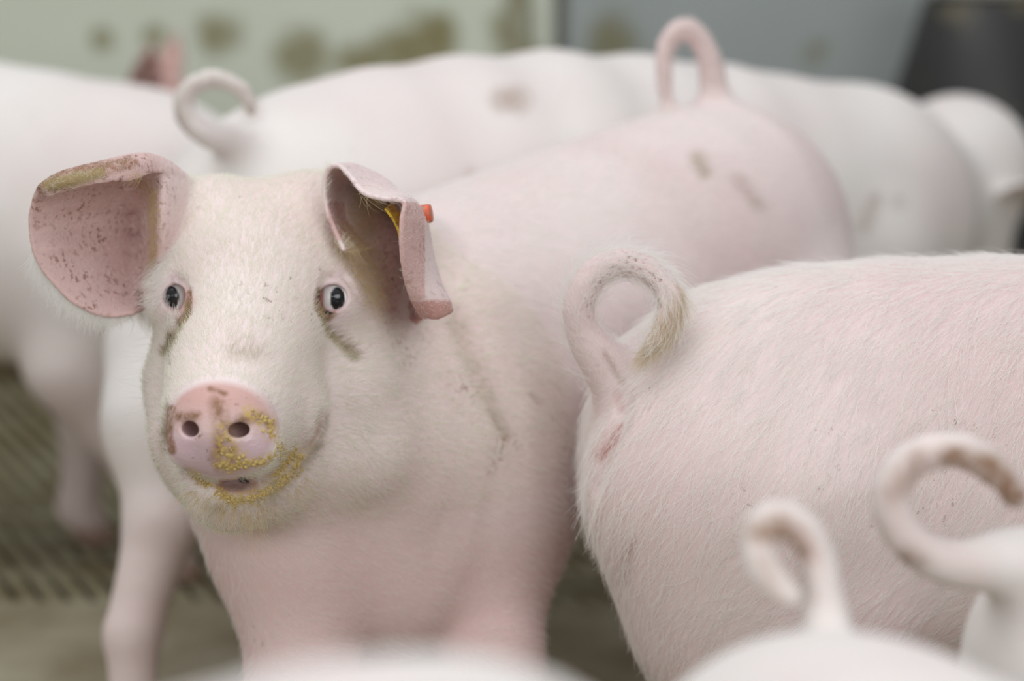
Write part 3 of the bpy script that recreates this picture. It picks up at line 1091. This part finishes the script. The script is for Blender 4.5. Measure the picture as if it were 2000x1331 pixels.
hero_o = pig_object('pig', 'pale pig facing the camera with a dirty snout and an orange ear tag', V, Q, SKIN, A, GROUP)

# eyes: brown-black iris, white at the inner side
m, nt, b = mat('eyeball')
dk = attr(nt, 'dark')
c = mix(nt, ramp(nt, attr(nt, 'corner'), [(0.0, 0.0), (1.0, 1.0)]), (0.80, 0.79, 0.79), (0.55, 0.27, 0.25))
c = mix(nt, dk, c, (0.008, 0.008, 0.010))
nt.links.new(c, b.inputs['Base Color'])
b.inputs['Roughness'].default_value = 0.12
M_EYEBALL = m
m, nt, b = mat('eyelid_skin')
b.inputs['Base Color'].default_value = (0.52, 0.30, 0.29, 1)
b.inputs['Roughness'].default_value = 0.45
M_LID = m
for ex, ey, d, sd in EYES:
    c = P(ex - 3 * sd, ey, d + .0025)
    EV, EF = sphere(c, .0170, 72, 56)
    epx, epy = project(EV)
    ic = ex + sd * 3.0
    dark = np.clip((1.0 - np.hypot((epx - ic) / 14.5, (epy - ey - 1) / 23)) / .10 + .5, 0, 1) * (EV[:, 1] < c[1])
    corner = np.clip((-(epx - ex) * sd - 21) / 5, 0, 1)
    mesh_of('eye', EV, EF, M_EYEBALL, {'dark': dark, 'corner': corner}, hero_o)


# ---- the pig on the right, rump in focus
def grid_right():
    return [axis_grid([.00, (.50, .0032), (1.15, .010)]), axis_grid([1.92, (2.20, .0032), (2.42, .008)]), axis_grid([-.02, (.16, .008), (.64, .0032)])]


RT = [P(*q) for q in ((1262, 790, 2.16), (1222, 752, 2.145), (1172, 700, 2.13), (1135, 640, 2.12), (1132, 585, 2.115), (1160, 535, 2.115), (1215, 512, 2.115),
                      (1272, 530, 2.11), (1308, 578, 2.10), (1300, 635, 2.09), (1272, 678, 2.085))]
RTR = [.042, .030, .0205, .0150, .0142, .0138, .0130, .0122, .0115, .0100, .0065]


def paint_right(V, Q, at):
    vn, _ = normals(V, Q)
    px, py = project(V)
    f = vn[:, 1] < .3
    at['red'] = f * np.maximum(stroke(px, py, [(1168, 895), (1195, 868), (1215, 830)], [9, 11, 6], .8) * .75, stroke(px, py, [(1205, 770), (1215, 800)], [12, 10]) * .3)
    at['pink'] = np.maximum(at['pink'], f * stroke(px, py, [(1172, 890), (1205, 840)], [26, 18], .9) * .5)
    at['mud'] = np.maximum(at['mud'], f * np.maximum.reduce([stroke(px, py, [(1215, 1130), (1235, 1060)], [26, 16], .9) * .35,
                stroke(px, py, [(1180, 690), (1215, 745)], [9, 12], .9) * .5, stroke(px, py, [(1205, 525), (1270, 560), (1290, 600)], [7, 10, 8], .9) * .6]))
    at['flecks'] = f * stroke(px, py, [(1170, 600), (1180, 540), (1230, 505), (1290, 545)], [44, 44, 40, 34], .9) * .9
    at['olive'] = f * stroke(px, py, [(1310, 585), (1300, 640), (1262, 690)], [34, 34, 26], .9) * .12


def cleft(pr):
    """the cleft below the tail between the two hams"""
    q = [(1222, 775), (1217, 800), (1208, 835), (1194, 870), (1178, 905), (1164, 950)]
    d = surf(pr, [a for a, _ in q], [b for _, b in q], 1.9, 2.4)
    d = np.where(d > 2.3, 2.15, d)
    out = []
    for (ax, ay), (bx, by), da, db in zip(q[:-1], q[1:], d[:-1], d[1:]):
        out.append(Cone(P(ax, ay, da), P(bx, by, db), .0065, .0065, .010))
    return out


rp, RV, RQ, RTf = plain_pig('pig', 'pale pig turned away to the right with a sharply focused ring-curled tail', (.495, 2.17, 0), .0, .85, SKIN_ROSY, RT, RTR,
                            extra=[Ball((.165, 2.11, .375), (.098, .075, .105), .04), Ball((.165, 2.22, .375), (.098, .075, .105), .04),
                                   Ball((.23, 2.12, .27), (.125, .08, .12), .05), Ball((.43, 2.15, .33), (.19, .115, .14), .05)],
                            fine=grid_right(), cutfn=cleft, head_drop=.06, group=GROUP, paint=paint_right)

# ---- the big pig behind, crossing the picture
BT = [P(x, y, d) for x, y, d in ((500, 300, 2.74), (450, 272, 2.70), (400, 262, 2.66), (366, 232, 2.65), (358, 192, 2.65), (388, 160, 2.65), (435, 156, 2.65), (478, 182, 2.65), (490, 222, 2.65))]


def paint_back(V, Q, at):
    px, py = project(V)
    f = V[:, 1] < 4
    at['mud'] = np.maximum(at['mud'], f * np.maximum.reduce([stroke(px, py, [(1690, 440), (1710, 390)], [26, 22], .9) * .5, stroke(px, py, [(1755, 395)], [26], .9) * .3,
                                                   stroke(px, py, [(350, 240), (356, 190), (390, 155), (440, 152), (485, 185), (492, 222)], 30, .9) * .4, stroke(px, py, [(920, 340), (930, 370)], [20, 20], .9) * .3, stroke(px, py, [(980, 195), (1010, 195)], [34, 40], .8) * .6]))


bp, BV, BQ, BTf = plain_pig('pig', 'large pale pig behind, its long back crossing the photo below the wall', (.097, 3.035, 0), .56, 1.04, SKIN_PALE, BT,
                            [.03, .021, .015, .0135, .013, .0125, .012, .0105, .008], long=1.18, skip=('hr',),
                            extra=[Ball(P(1868, 335, 3.50), .112, .03), Cone(P(345, 700, 2.72), P(325, 830, 2.66), .085, .065, .04), Cone(P(325, 830, 2.66), P(318, 1010, 2.61), .065, .042, .04),
                                   Cone(P(318, 1010, 2.61), P(258, 1240, 2.56), .040, .030, .02), Cone(P(258, 1240, 2.56), P(262, 1420, 2.54), .030, .025, .015)],
                            group=GROUP, paint=paint_back, neck_dz=.0, head_drop=.12, head_yaw=.55, ear_pink=.1,
                            prof=((-.42, .475, .085, .105), (-.36, .482, .125, .147), (-.24, .494, .150, .172), (-.05, .500, .158, .178),
                                  (.15, .478, .156, .176), (.30, .452, .148, .166), (.40, .442, .125, .146)))

# ---- left edge of the picture
lp, *_ = plain_pig('pig', 'pale pig at the left edge, its side behind the big dirty ear', (-.875, 3.205, -.02), .04, 1.07, SKIN_PALE, None, None, head_drop=.16, ears=True, neck_dz=-.02,
                   prof=((-.42, .475, .085, .105), (-.36, .48, .125, .145), (-.24, .487, .150, .170), (-.05, .485, .158, .180),
                         (.15, .475, .156, .178), (.30, .455, .148, .166), (.40, .43, .125, .146)),
                   legs={'fr': .10, 'fl': -.03}, group=GROUP)
# ---- hidden pig whose ear shows over the left pig's back
ep, *_ = plain_pig('pig', 'pig hidden behind the left one, only a pink ear tip showing', (-.085, 3.80, 0), math.pi, .84, SKIN_PALE, None, None, head_drop=-.08, ear_up=.13, group=GROUP)

# ---- three pigs close to the lens
AT = [P(*q) for q in ((1622, 1310, 1.44), (1614, 1240, 1.46), (1608, 1165, 1.47), (1598, 1090, 1.47), (1568, 1032, 1.47), (1522, 1008, 1.47), (1480, 1034, 1.465), (1478, 1086, 1.455), (1505, 1136, 1.45), (1548, 1168, 1.445))]


def paint_a(V, Q, at):
    px, py = project(V)
    f = (V[:, 1] > 1.40)
    at['mud'] = np.maximum(at['mud'], f * np.maximum(stroke(px, py, [(1490, 1040), (1520, 1030), (1570, 1070)], [44, 44, 36], .7) * .95, stroke(px, py, [(1490, 1100), (1510, 1150)], [36, 40], .9) * .4))
    at['pink'] = np.maximum(at['pink'], f * np.maximum(stroke(px, py, [(1560, 1040), (1590, 1100)], [36, 30], .9) * .4, stroke(px, py, [(1605, 1170), (1590, 1080), (1522, 1008), (1480, 1070), (1540, 1160)], [90, 60, 60, 60, 60], .9) * .2))


def paint_b(V, Q, at):
    px, py = project(V)
    f = (V[:, 1] < 1.75)
    at['pink'] = np.maximum(at['pink'], f * stroke(px, py, [(1900, 1104), (1757, 1035), (1738, 965), (1830, 880), (1955, 930)], 75, .9) * .22)
    at['mud'] = np.maximum(at['mud'], f * np.maximum.reduce([stroke(px, py, [(1850, 890), (1930, 910), (1985, 975)], [32, 42, 48], .7) * .95, stroke(px, py, [(1770, 1090), (1800, 1095)], [26, 26], .8) * .7,
                                                   stroke(px, py, [(1745, 960), (1790, 900)], [34, 40], .8) * .6]))


ap, *_ = plain_pig('pig', 'pale pig close to the lens, rounded back and a blurred upright curled tail', (.237, 1.096, 0), -1.33, .738, SKIN_PALE, AT,
                   [.026, .0175, .0145, .0125, .0125, .0122, .0122, .0125, .0120, .009], head_drop=.08, group=GROUP, fat=1.14, paint=paint_a)
QT = [P(*q) for q in ((2030, 1120, 1.62), (1975, 1098, 1.61), (1900, 1104, 1.605), (1820, 1090, 1.60), (1757, 1035, 1.60), (1738, 965, 1.60), (1770, 905, 1.60), (1830, 880, 1.60), (1900, 888, 1.60), (1955, 930, 1.60), (1990, 985, 1.60))]
qp, *_ = plain_pig('pig', 'pale pig cut off at the lower right corner with a large ring tail', (.68, 1.63, 0), -.06, .73, SKIN_PALE, QT,
                   [.032, .025, .0190, .0160, .0150, .0145, .0142, .0140, .0135, .0125, .009], head_drop=.05, group=GROUP, paint=paint_b)
fp_, *_ = plain_pig('pig', 'pig seen only as a pale blurred back along the bottom edge, below the facing pig', (-.186, .760, 0), -2.15, .865, SKIN_PALE, None, None, head_drop=.1, lift=.011, group=GROUP)


# ------------------------------------------------------------------ bristles
def grow(name, V, Q, vn, weight, count, length, direction, lift, radius, material, parent, npts=5, jitter=.25, seed=1, curl=.15, stain=None):
    g = np.random.default_rng(seed)
    fa = np.linalg.norm(np.cross(V[Q[:, 2]] - V[Q[:, 0]], V[Q[:, 3]] - V[Q[:, 1]]), axis=1) / 2
    fw = fa * weight[Q].mean(1)
    if fw.sum() <= 0:
        return None
    f = g.choice(len(Q), count, p=fw / fw.sum())
    a, b = g.random(count), g.random(count)
    w = np.stack([(1 - a) * (1 - b), a * (1 - b), a * b, (1 - a) * b], 1)
    ip = lambda arr: (arr[Q[f]] * (w[:, :, None] if arr.ndim == 2 else w)).sum(1)
    p, n, d, L, lf = ip(V), ip(vn), ip(direction), ip(length), ip(lift)
    n /= np.linalg.norm(n, axis=1)[:, None]
    t = d - n * (d * n).sum(1)[:, None]
    t /= np.linalg.norm(t, axis=1)[:, None] + 1e-9
    s = np.cross(n, t)
    ang = g.normal(0, jitter, count)[:, None]
    t = t * np.cos(ang) + s * np.sin(ang)
    s = np.cross(n, t)
    L = L * g.uniform(.55, 1.15, count)
    lf = lf * g.uniform(.5, 1.5, count)
    c = g.normal(0, curl, count)
    pts = np.zeros((count, npts, 3))
    pts[:, 0] = p - n * .0006
    for k in range(1, npts):
        u = (k - .5) / (npts - 1)
        dd = t + n * (lf * (1.15 - 1.25 * u))[:, None] + s * (c * (u - .2) * 2)[:, None]
        dd /= np.linalg.norm(dd, axis=1)[:, None]
        pts[:, k] = pts[:, k - 1] + dd * (L / (npts - 1))[:, None]
    o = strands(name, pts, radius, material, parent)
    if stain is not None:
        at = o.data.attributes.new('stain', 'FLOAT', 'CURVE')
        at.data.foreach_set('value', np.clip(ip(stain), 0, 1).astype(np.float32))
    return o


def strands(name, pts, radius, material, parent, kind='stuff'):
    count, npts = pts.shape[:2]
    hc = bpy.data.hair_curves.new(name)
    hc.add_curves([npts] * count)
    hc.attributes['position'].data.foreach_set('vector', pts.reshape(-1).astype(np.float32))
    r = np.broadcast_to(np.asarray(radius, float).reshape(-1, 1), (count, npts)) * np.linspace(1.0, .35, npts)[None]
    at = hc.attributes.new('radius', 'FLOAT', 'POINT')
    at.data.foreach_set('value', r.reshape(-1).astype(np.float32))
    hc.materials.append(material)
    o = bpy.data.objects.new(name, hc)
    COL.objects.link(o)
    o.parent = parent
    o['kind'] = kind
    return o


def unit(v):
    return v / (np.linalg.norm(v, axis=1)[:, None] + 1e-9)


def seen(V, vn, margin=60, slack=.25):
    px, py = project(V)
    view = unit(V - np.array([0, 0, CAM_H]))
    return ((vn * view).sum(1) < slack) & (px > -margin) & (px < 2000 + margin) & (py > -margin) & (py < 1331 + margin)


# the pig facing the lens
px, py = project(HV)
vis = seen(HV, HN, margin=600)
headness = np.clip((2.30 - HV[:, 1]) / .10, 0, 1) * np.clip((HV[:, 2] - .33) / .06, 0, 1)
nose = np.asarray(SNOUT_C) + np.array([0, -.05, -.01])
away = unit(HV - nose)
away[:, 2] -= .25 * np.clip((px - 620) / 100, 0, 1)
back = np.tile(np.array([.62, .66, -.45]), (len(HV), 1))
dirs = away * headness[:, None] + back * (1 - headness[:, None])
bare = np.clip(A['wet'] + A['pink'] * 1.6 + A['red'] + disc, 0, 1)
eyeball_near = np.zeros(len(HV))
for ex, ey, d, sd in EYES:
    eyeball_near = np.maximum(eyeball_near, np.clip(1.5 - np.linalg.norm(HV - P(ex, ey, d), axis=1) / .022, 0, 1))
ear = isL | isR
HS = np.maximum.reduce([A['olive'], A['mud'] * .8, A['black']]) * .9
lips = stroke(px, py, [m_[:2] for m_ in mouth], 8, .6)
onface = vis * (1 - lips) * (headness > .3) * (1 - bare) * (1 - eyeball_near) * ~ear
grow('bristles', HV, HQ, HN, onface.astype(float), 40000, np.full(len(HV), .0125), dirs, np.full(len(HV), .38), .00016, HAIR_CREAM, hero_o, seed=2, jitter=.22, stain=HS)
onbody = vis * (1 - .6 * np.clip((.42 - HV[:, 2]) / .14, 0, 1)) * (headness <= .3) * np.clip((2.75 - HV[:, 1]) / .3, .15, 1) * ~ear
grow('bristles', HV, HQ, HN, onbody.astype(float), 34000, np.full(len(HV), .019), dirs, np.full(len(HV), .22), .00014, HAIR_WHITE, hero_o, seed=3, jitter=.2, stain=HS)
# ear hair: pale fringe behind the left ear, brown lashes inside its front fold
backL = isL & (HN[:, 1] > -.2) & (py > 480)
grow('ear_fringe', HV, HQ, HN, backL.astype(float), 5000, np.full(len(HV), .026), np.tile(np.array([-.35, -.1, -1.0]), (len(HV), 1)), np.full(len(HV), .25), .00012, HAIR_WHITE, hero_o, seed=4)
fold = stroke(px, py, [(270, 335), (305, 375), (310, 430), (308, 490), (300, 540)], [14, 16, 16, 14, 12], .9) * (HV[:, 1] < 2.19)
grow('ear_lashes', HV, HQ, HN, fold * 1.0, 1500, np.full(len(HV), .017), np.tile(np.array([-.8, -.25, -.5]), (len(HV), 1)), np.full(len(HV), .5), .00011, HAIR_STRAW, hero_o, seed=5)
brow = stroke(px, py, [(700, 400), (690, 470), (720, 560), (700, 545)], [40, 46, 36, 30], .9) * vis * (HV[:, 1] < 2.24)
grow('ear_lashes', HV, HQ, HN, brow * 1.0, 800, np.full(len(HV), .026), np.tile(np.array([.9, -.2, -.45]), (len(HV), 1)), np.full(len(HV), .6), .00012, HAIR_STRAW, hero_o, seed=6, jitter=.5)
browl = stroke(px, py, [(330, 480), (318, 540), (312, 600)], [26, 24, 16], .9) * vis * (HV[:, 1] < 2.2) * ~isL
grow('ear_lashes', HV, HQ, HN, browl * 1.0, 900, np.full(len(HV), .026), np.tile(np.array([-.9, -.3, -.25]), (len(HV), 1)), np.full(len(HV), .6), .00011, HAIR_WHITE, hero_o, seed=7, jitter=.5)
edge = ear & vis
grow('ear_fuzz', HV, HQ, HN, edge.astype(float), 9000, np.full(len(HV), .007), dirs, np.full(len(HV), .5), .00009, HAIR_WHITE, hero_o, seed=8, jitter=.6)

# the pig on the right
rn, _ = normals(RV, RQ)
vis = seen(RV, rn, margin=1500)
lowf = np.clip((.40 - RV[:, 2]) / .14, 0, 1)
dirs = np.stack([-.55 - .9 * lowf * (RV[:, 0] > .2), np.zeros(len(RV)), np.full(len(RV), -1.0)], 1)
C_, R_ = tail_chain(RT, RTR)
tan = np.gradient(C_, axis=0)
bb = ((RV > C_.min(0) - .03) & (RV < C_.max(0) + .03)).all(1)
ids = np.nonzero(bb)[0]
dd = np.sqrt(((RV[ids, None] - C_[None]) ** 2).sum(2))
near = dd.argmin(1)
on = (dd.min(1) < R_[near] * 1.25 + .002) & (near > 5)
tmask = np.zeros(len(RV), bool)
tmask[ids[on]] = True
tpos = np.zeros(len(RV))
tpos[ids[on]] = near[on] / (len(C_) - 1)
dirs[ids[on]] = unit(tan[near[on]])
body = vis & ~tmask
wt = body * np.where((rn[:, 2] > .5), 1.4, 1.0)
grow('bristles', RV, RQ, rn, wt.astype(float), 40000, np.full(len(RV), .042), dirs, np.full(len(RV), .16), .00019, HAIR_WHITE, rp, npts=6, seed=11, jitter=.22, curl=.25)
top = body * np.clip((rn[:, 2] - .55) / .3, 0, 1)
grow('bristles', RV, RQ, rn, top.astype(float), 1700, np.full(len(RV), .030), dirs, np.full(len(RV), .55), .00012, HAIR_WHITE, rp, npts=6, seed=15, jitter=.5, curl=.4)
tw = (tmask & seen(RV, rn, slack=.6)) * np.clip((tpos - .15) / .3, .3, 1)
grow('tail_wisps', RV, RQ, rn, tw.astype(float), 900, np.full(len(RV), .032), dirs, np.full(len(RV), .75), .00015, HAIR_WHITE, rp, npts=8, seed=14, jitter=.5, curl=.5)
grow('tail_hair', RV, RQ, rn, tw.astype(float), 1500, .012 + .016 * tpos, dirs, np.full(len(RV), .32), .00011, HAIR_WHITE, rp, npts=7, seed=12, jitter=.28, curl=.3)
tw = tmask * np.clip((tpos - .74) / .1, 0, 1)
grow('tail_tuft', RV, RQ, rn, tw.astype(float), 1100, np.full(len(RV), .030), dirs, np.full(len(RV), .14), .00013, hair_material('bristle_dull', (0.80, 0.70, 0.54)), rp, npts=7, seed=13, jitter=.15, curl=.2)


# ------------------------------------------------------------------ ear tag, crumbs, whiskers
m, nt, b = mat('tag_orange')
c = mix(nt, ramp(nt, noise(nt, 260, 4, .6, coord(nt)), [(.50, 0.0), (.60, 1.0)]), (0.72, 0.13, 0.06), (0.30, 0.20, 0.12))
nt.links.new(c, b.inputs['Base Color'])
b.inputs['Roughness'].default_value = .4
M_TAG = m
m, nt, b = mat('tag_yellow')
c = mix(nt, ramp(nt, noise(nt, 300, 4, .6, coord(nt)), [(.50, 0.0), (.60, 1.0)]), (0.78, 0.52, 0.04), (0.40, 0.22, 0.05))
nt.links.new(c, b.inputs['Base Color'])
b.inputs['Roughness'].default_value = .4
M_TAGY = m


def stud(prof, a, axis, n=20):
    axis = np.asarray(axis) / np.linalg.norm(axis)
    u = np.cross(axis, (0, 0, 1)); u /= np.linalg.norm(u)
    w = np.cross(axis, u)
    V, F = lathe(prof, n)
    return [a + u * x + w * y + axis * z for x, y, z in V], F


a = P(820, 420, 2.115)
tg = mesh_of('ear_tag', *stud([(.0035, -.010), (.0035, .0), (.0075, .0015), (.0085, .003), (.0085, .0085), (.0078, .0105), (.004, .0108)], a, (1, -.15, .18)), M_TAG, parent=hero_o)
tg['label'] = 'orange plastic ear tag stud'
p1, p2 = P(752, 408, 2.085), P(783, 486, 2.085)
ax = (p2 - p1) / np.linalg.norm(p2 - p1)
dp = np.array([.25, 1, .0]); dp -= ax * (dp @ ax); dp /= np.linalg.norm(dp)
th = np.cross(ax, dp)
V, F, L_ = [], [], np.linalg.norm(p2 - p1)
for i in range(9):
    t = i / 8
    c = p1 + ax * L_ * t + th * .004 * math.sin(math.pi * t)
    for q in (0, 1):
        for e in (-1, 1):
            V.append(c + dp * .022 * q + th * .0011 * e)
    if i:
        o = (i - 1) * 4
        F += [[o, o + 1, o + 5, o + 4], [o + 1, o + 3, o + 7, o + 5], [o + 3, o + 2, o + 6, o + 7], [o + 2, o, o + 4, o + 6]]
F += [[0, 2, 3, 1], [32, 33, 35, 34]]
tp_ = mesh_of('tag_plate', V, F, M_TAGY, parent=tg, smooth=False)
tp_['label'] = 'yellow tag plate inside the ear'

# feed crumbs on the lips and snout
m, nt, b = mat('feed_meal')
c = mix(nt, noise(nt, 400, 3, .6, coord(nt)), (0.66, 0.50, 0.20), (0.42, 0.30, 0.11))
nt.links.new(c, b.inputs['Base Color'])
b.inputs['Roughness'].default_value = .7
M_FEED = m
from mathutils import noise as mnoise
from mathutils.bvhtree import BVHTree
bvh = BVHTree.FromPolygons([tuple(v) for v in HV], [tuple(int(i) for i in q) for q in HQ])


def hit(px, py):
    o = Vector((0, 0, CAM_H))
    d = (Vector(P(px, py, 2.0)) - o).normalized()
    loc, nrm, idx, dist = bvh.ray_cast(o, d)
    return loc, nrm


g = np.random.default_rng(21)
V, F = [], []
ico = [(0, 0, 1), (.9, 0, .3), (.28, .86, .3), (-.73, .53, .3), (-.73, -.53, .3), (.28, -.86, .3), (.73, .53, -.4), (-.28, .86, -.4), (-.9, 0, -.4), (-.28, -.86, -.4), (.73, -.53, -.4), (0, 0, -1)]
icf = [(0, 1, 2), (0, 2, 3), (0, 3, 4), (0, 4, 5), (0, 5, 1), (1, 6, 2), (2, 7, 3), (3, 8, 4), (4, 9, 5), (5, 10, 1), (6, 7, 2), (7, 8, 3), (8, 9, 4), (9, 10, 5), (10, 6, 1), (11, 7, 6), (11, 8, 7), (11, 9, 8), (11, 10, 9), (11, 6, 10)]
for path, spread, cnt in BED:
    path = np.array(path, float)
    for _ in range(cnt):
        t = g.random() * (len(path) - 1)
        k = min(int(t), len(path) - 2)
        q = path[k] + (path[k + 1] - path[k]) * (t - k) + g.normal(0, spread * .5, 2)
        loc, nrm = hit(*q)
        if loc is None:
            continue
        r = min(.0022, .0005 + g.exponential(.0005))
        n0 = len(V)
        for v in ico:
            V.append(np.array(loc) + np.array(nrm) * r * .1 + np.array(v) * r * g.uniform(.6, 1.25, 3))
        F += [tuple(n0 + i for i in f) for f in icf]
cr = mesh_of('feed_crumbs', V, F, M_FEED, smooth=False)
tag(cr, "yellow feed crumbs stuck round the facing pig's mouth and snout", 'feed', kind='stuff')


def whiskers(rows, count, spread, length, fan, droop, r, material, seed, npts=7):
    g = np.random.default_rng(seed)
    rows = np.array(rows, float)
    out = []
    for _ in range(count):
        t = g.random() * (len(rows) - 1)
        k = min(int(t), len(rows) - 2)
        a = rows[k] + (rows[k + 1] - rows[k]) * (t - k)
        loc, nrm = hit(*(a[:2] + g.normal(0, spread, 2)))
        if loc is None:
            continue
        d = np.array([a[2], -.25, -a[3]])
        d = d / np.linalg.norm(d) + np.array(nrm) * .35 + g.normal(0, fan, 3)
        d /= np.linalg.norm(d)
        L = length * g.uniform(.5, 1.2)
        bend = g.normal(0, .25, 3)
        p = np.array(loc) - np.array(nrm) * .001
        pts = [p]
        for s_ in range(1, npts):
            d = d + np.array([0, 0, -droop / npts]) + bend / npts
            d /= np.linalg.norm(d)
            pts.append(pts[-1] + d * L / (npts - 1))
        out.append(pts)
    return strands('whiskers', np.array(out), r, material, hero_o)


# rows: pixel x, pixel y, then the way they point (image right, image down)
whiskers([(375, 955, -.8, .6), (420, 985, -.4, 1), (480, 1000, 0, 1), (540, 985, .5, .8), (600, 930, .8, .5)], 110, 6, .024, .22, .3, .00017, HAIR_STRAW, 31)
whiskers([(475, 1008, -.2, 1), (520, 1012, .2, 1)], 22, 5, .040, .16, .6, .00013, HAIR_STRAW, 32)
whiskers([(308, 640, -1, .2), (290, 700, -1, .1), (285, 760, -1, -.1), (288, 850, -1, .2)], 46, 5, .028, .2, .2, .00012, HAIR_WHITE, 33)
whiskers([(600, 780, .8, .5), (700, 800, .8, .6), (720, 880, .6, .7)], 14, 12, .034, .2, .3, .00012, HAIR_WHITE, 34)
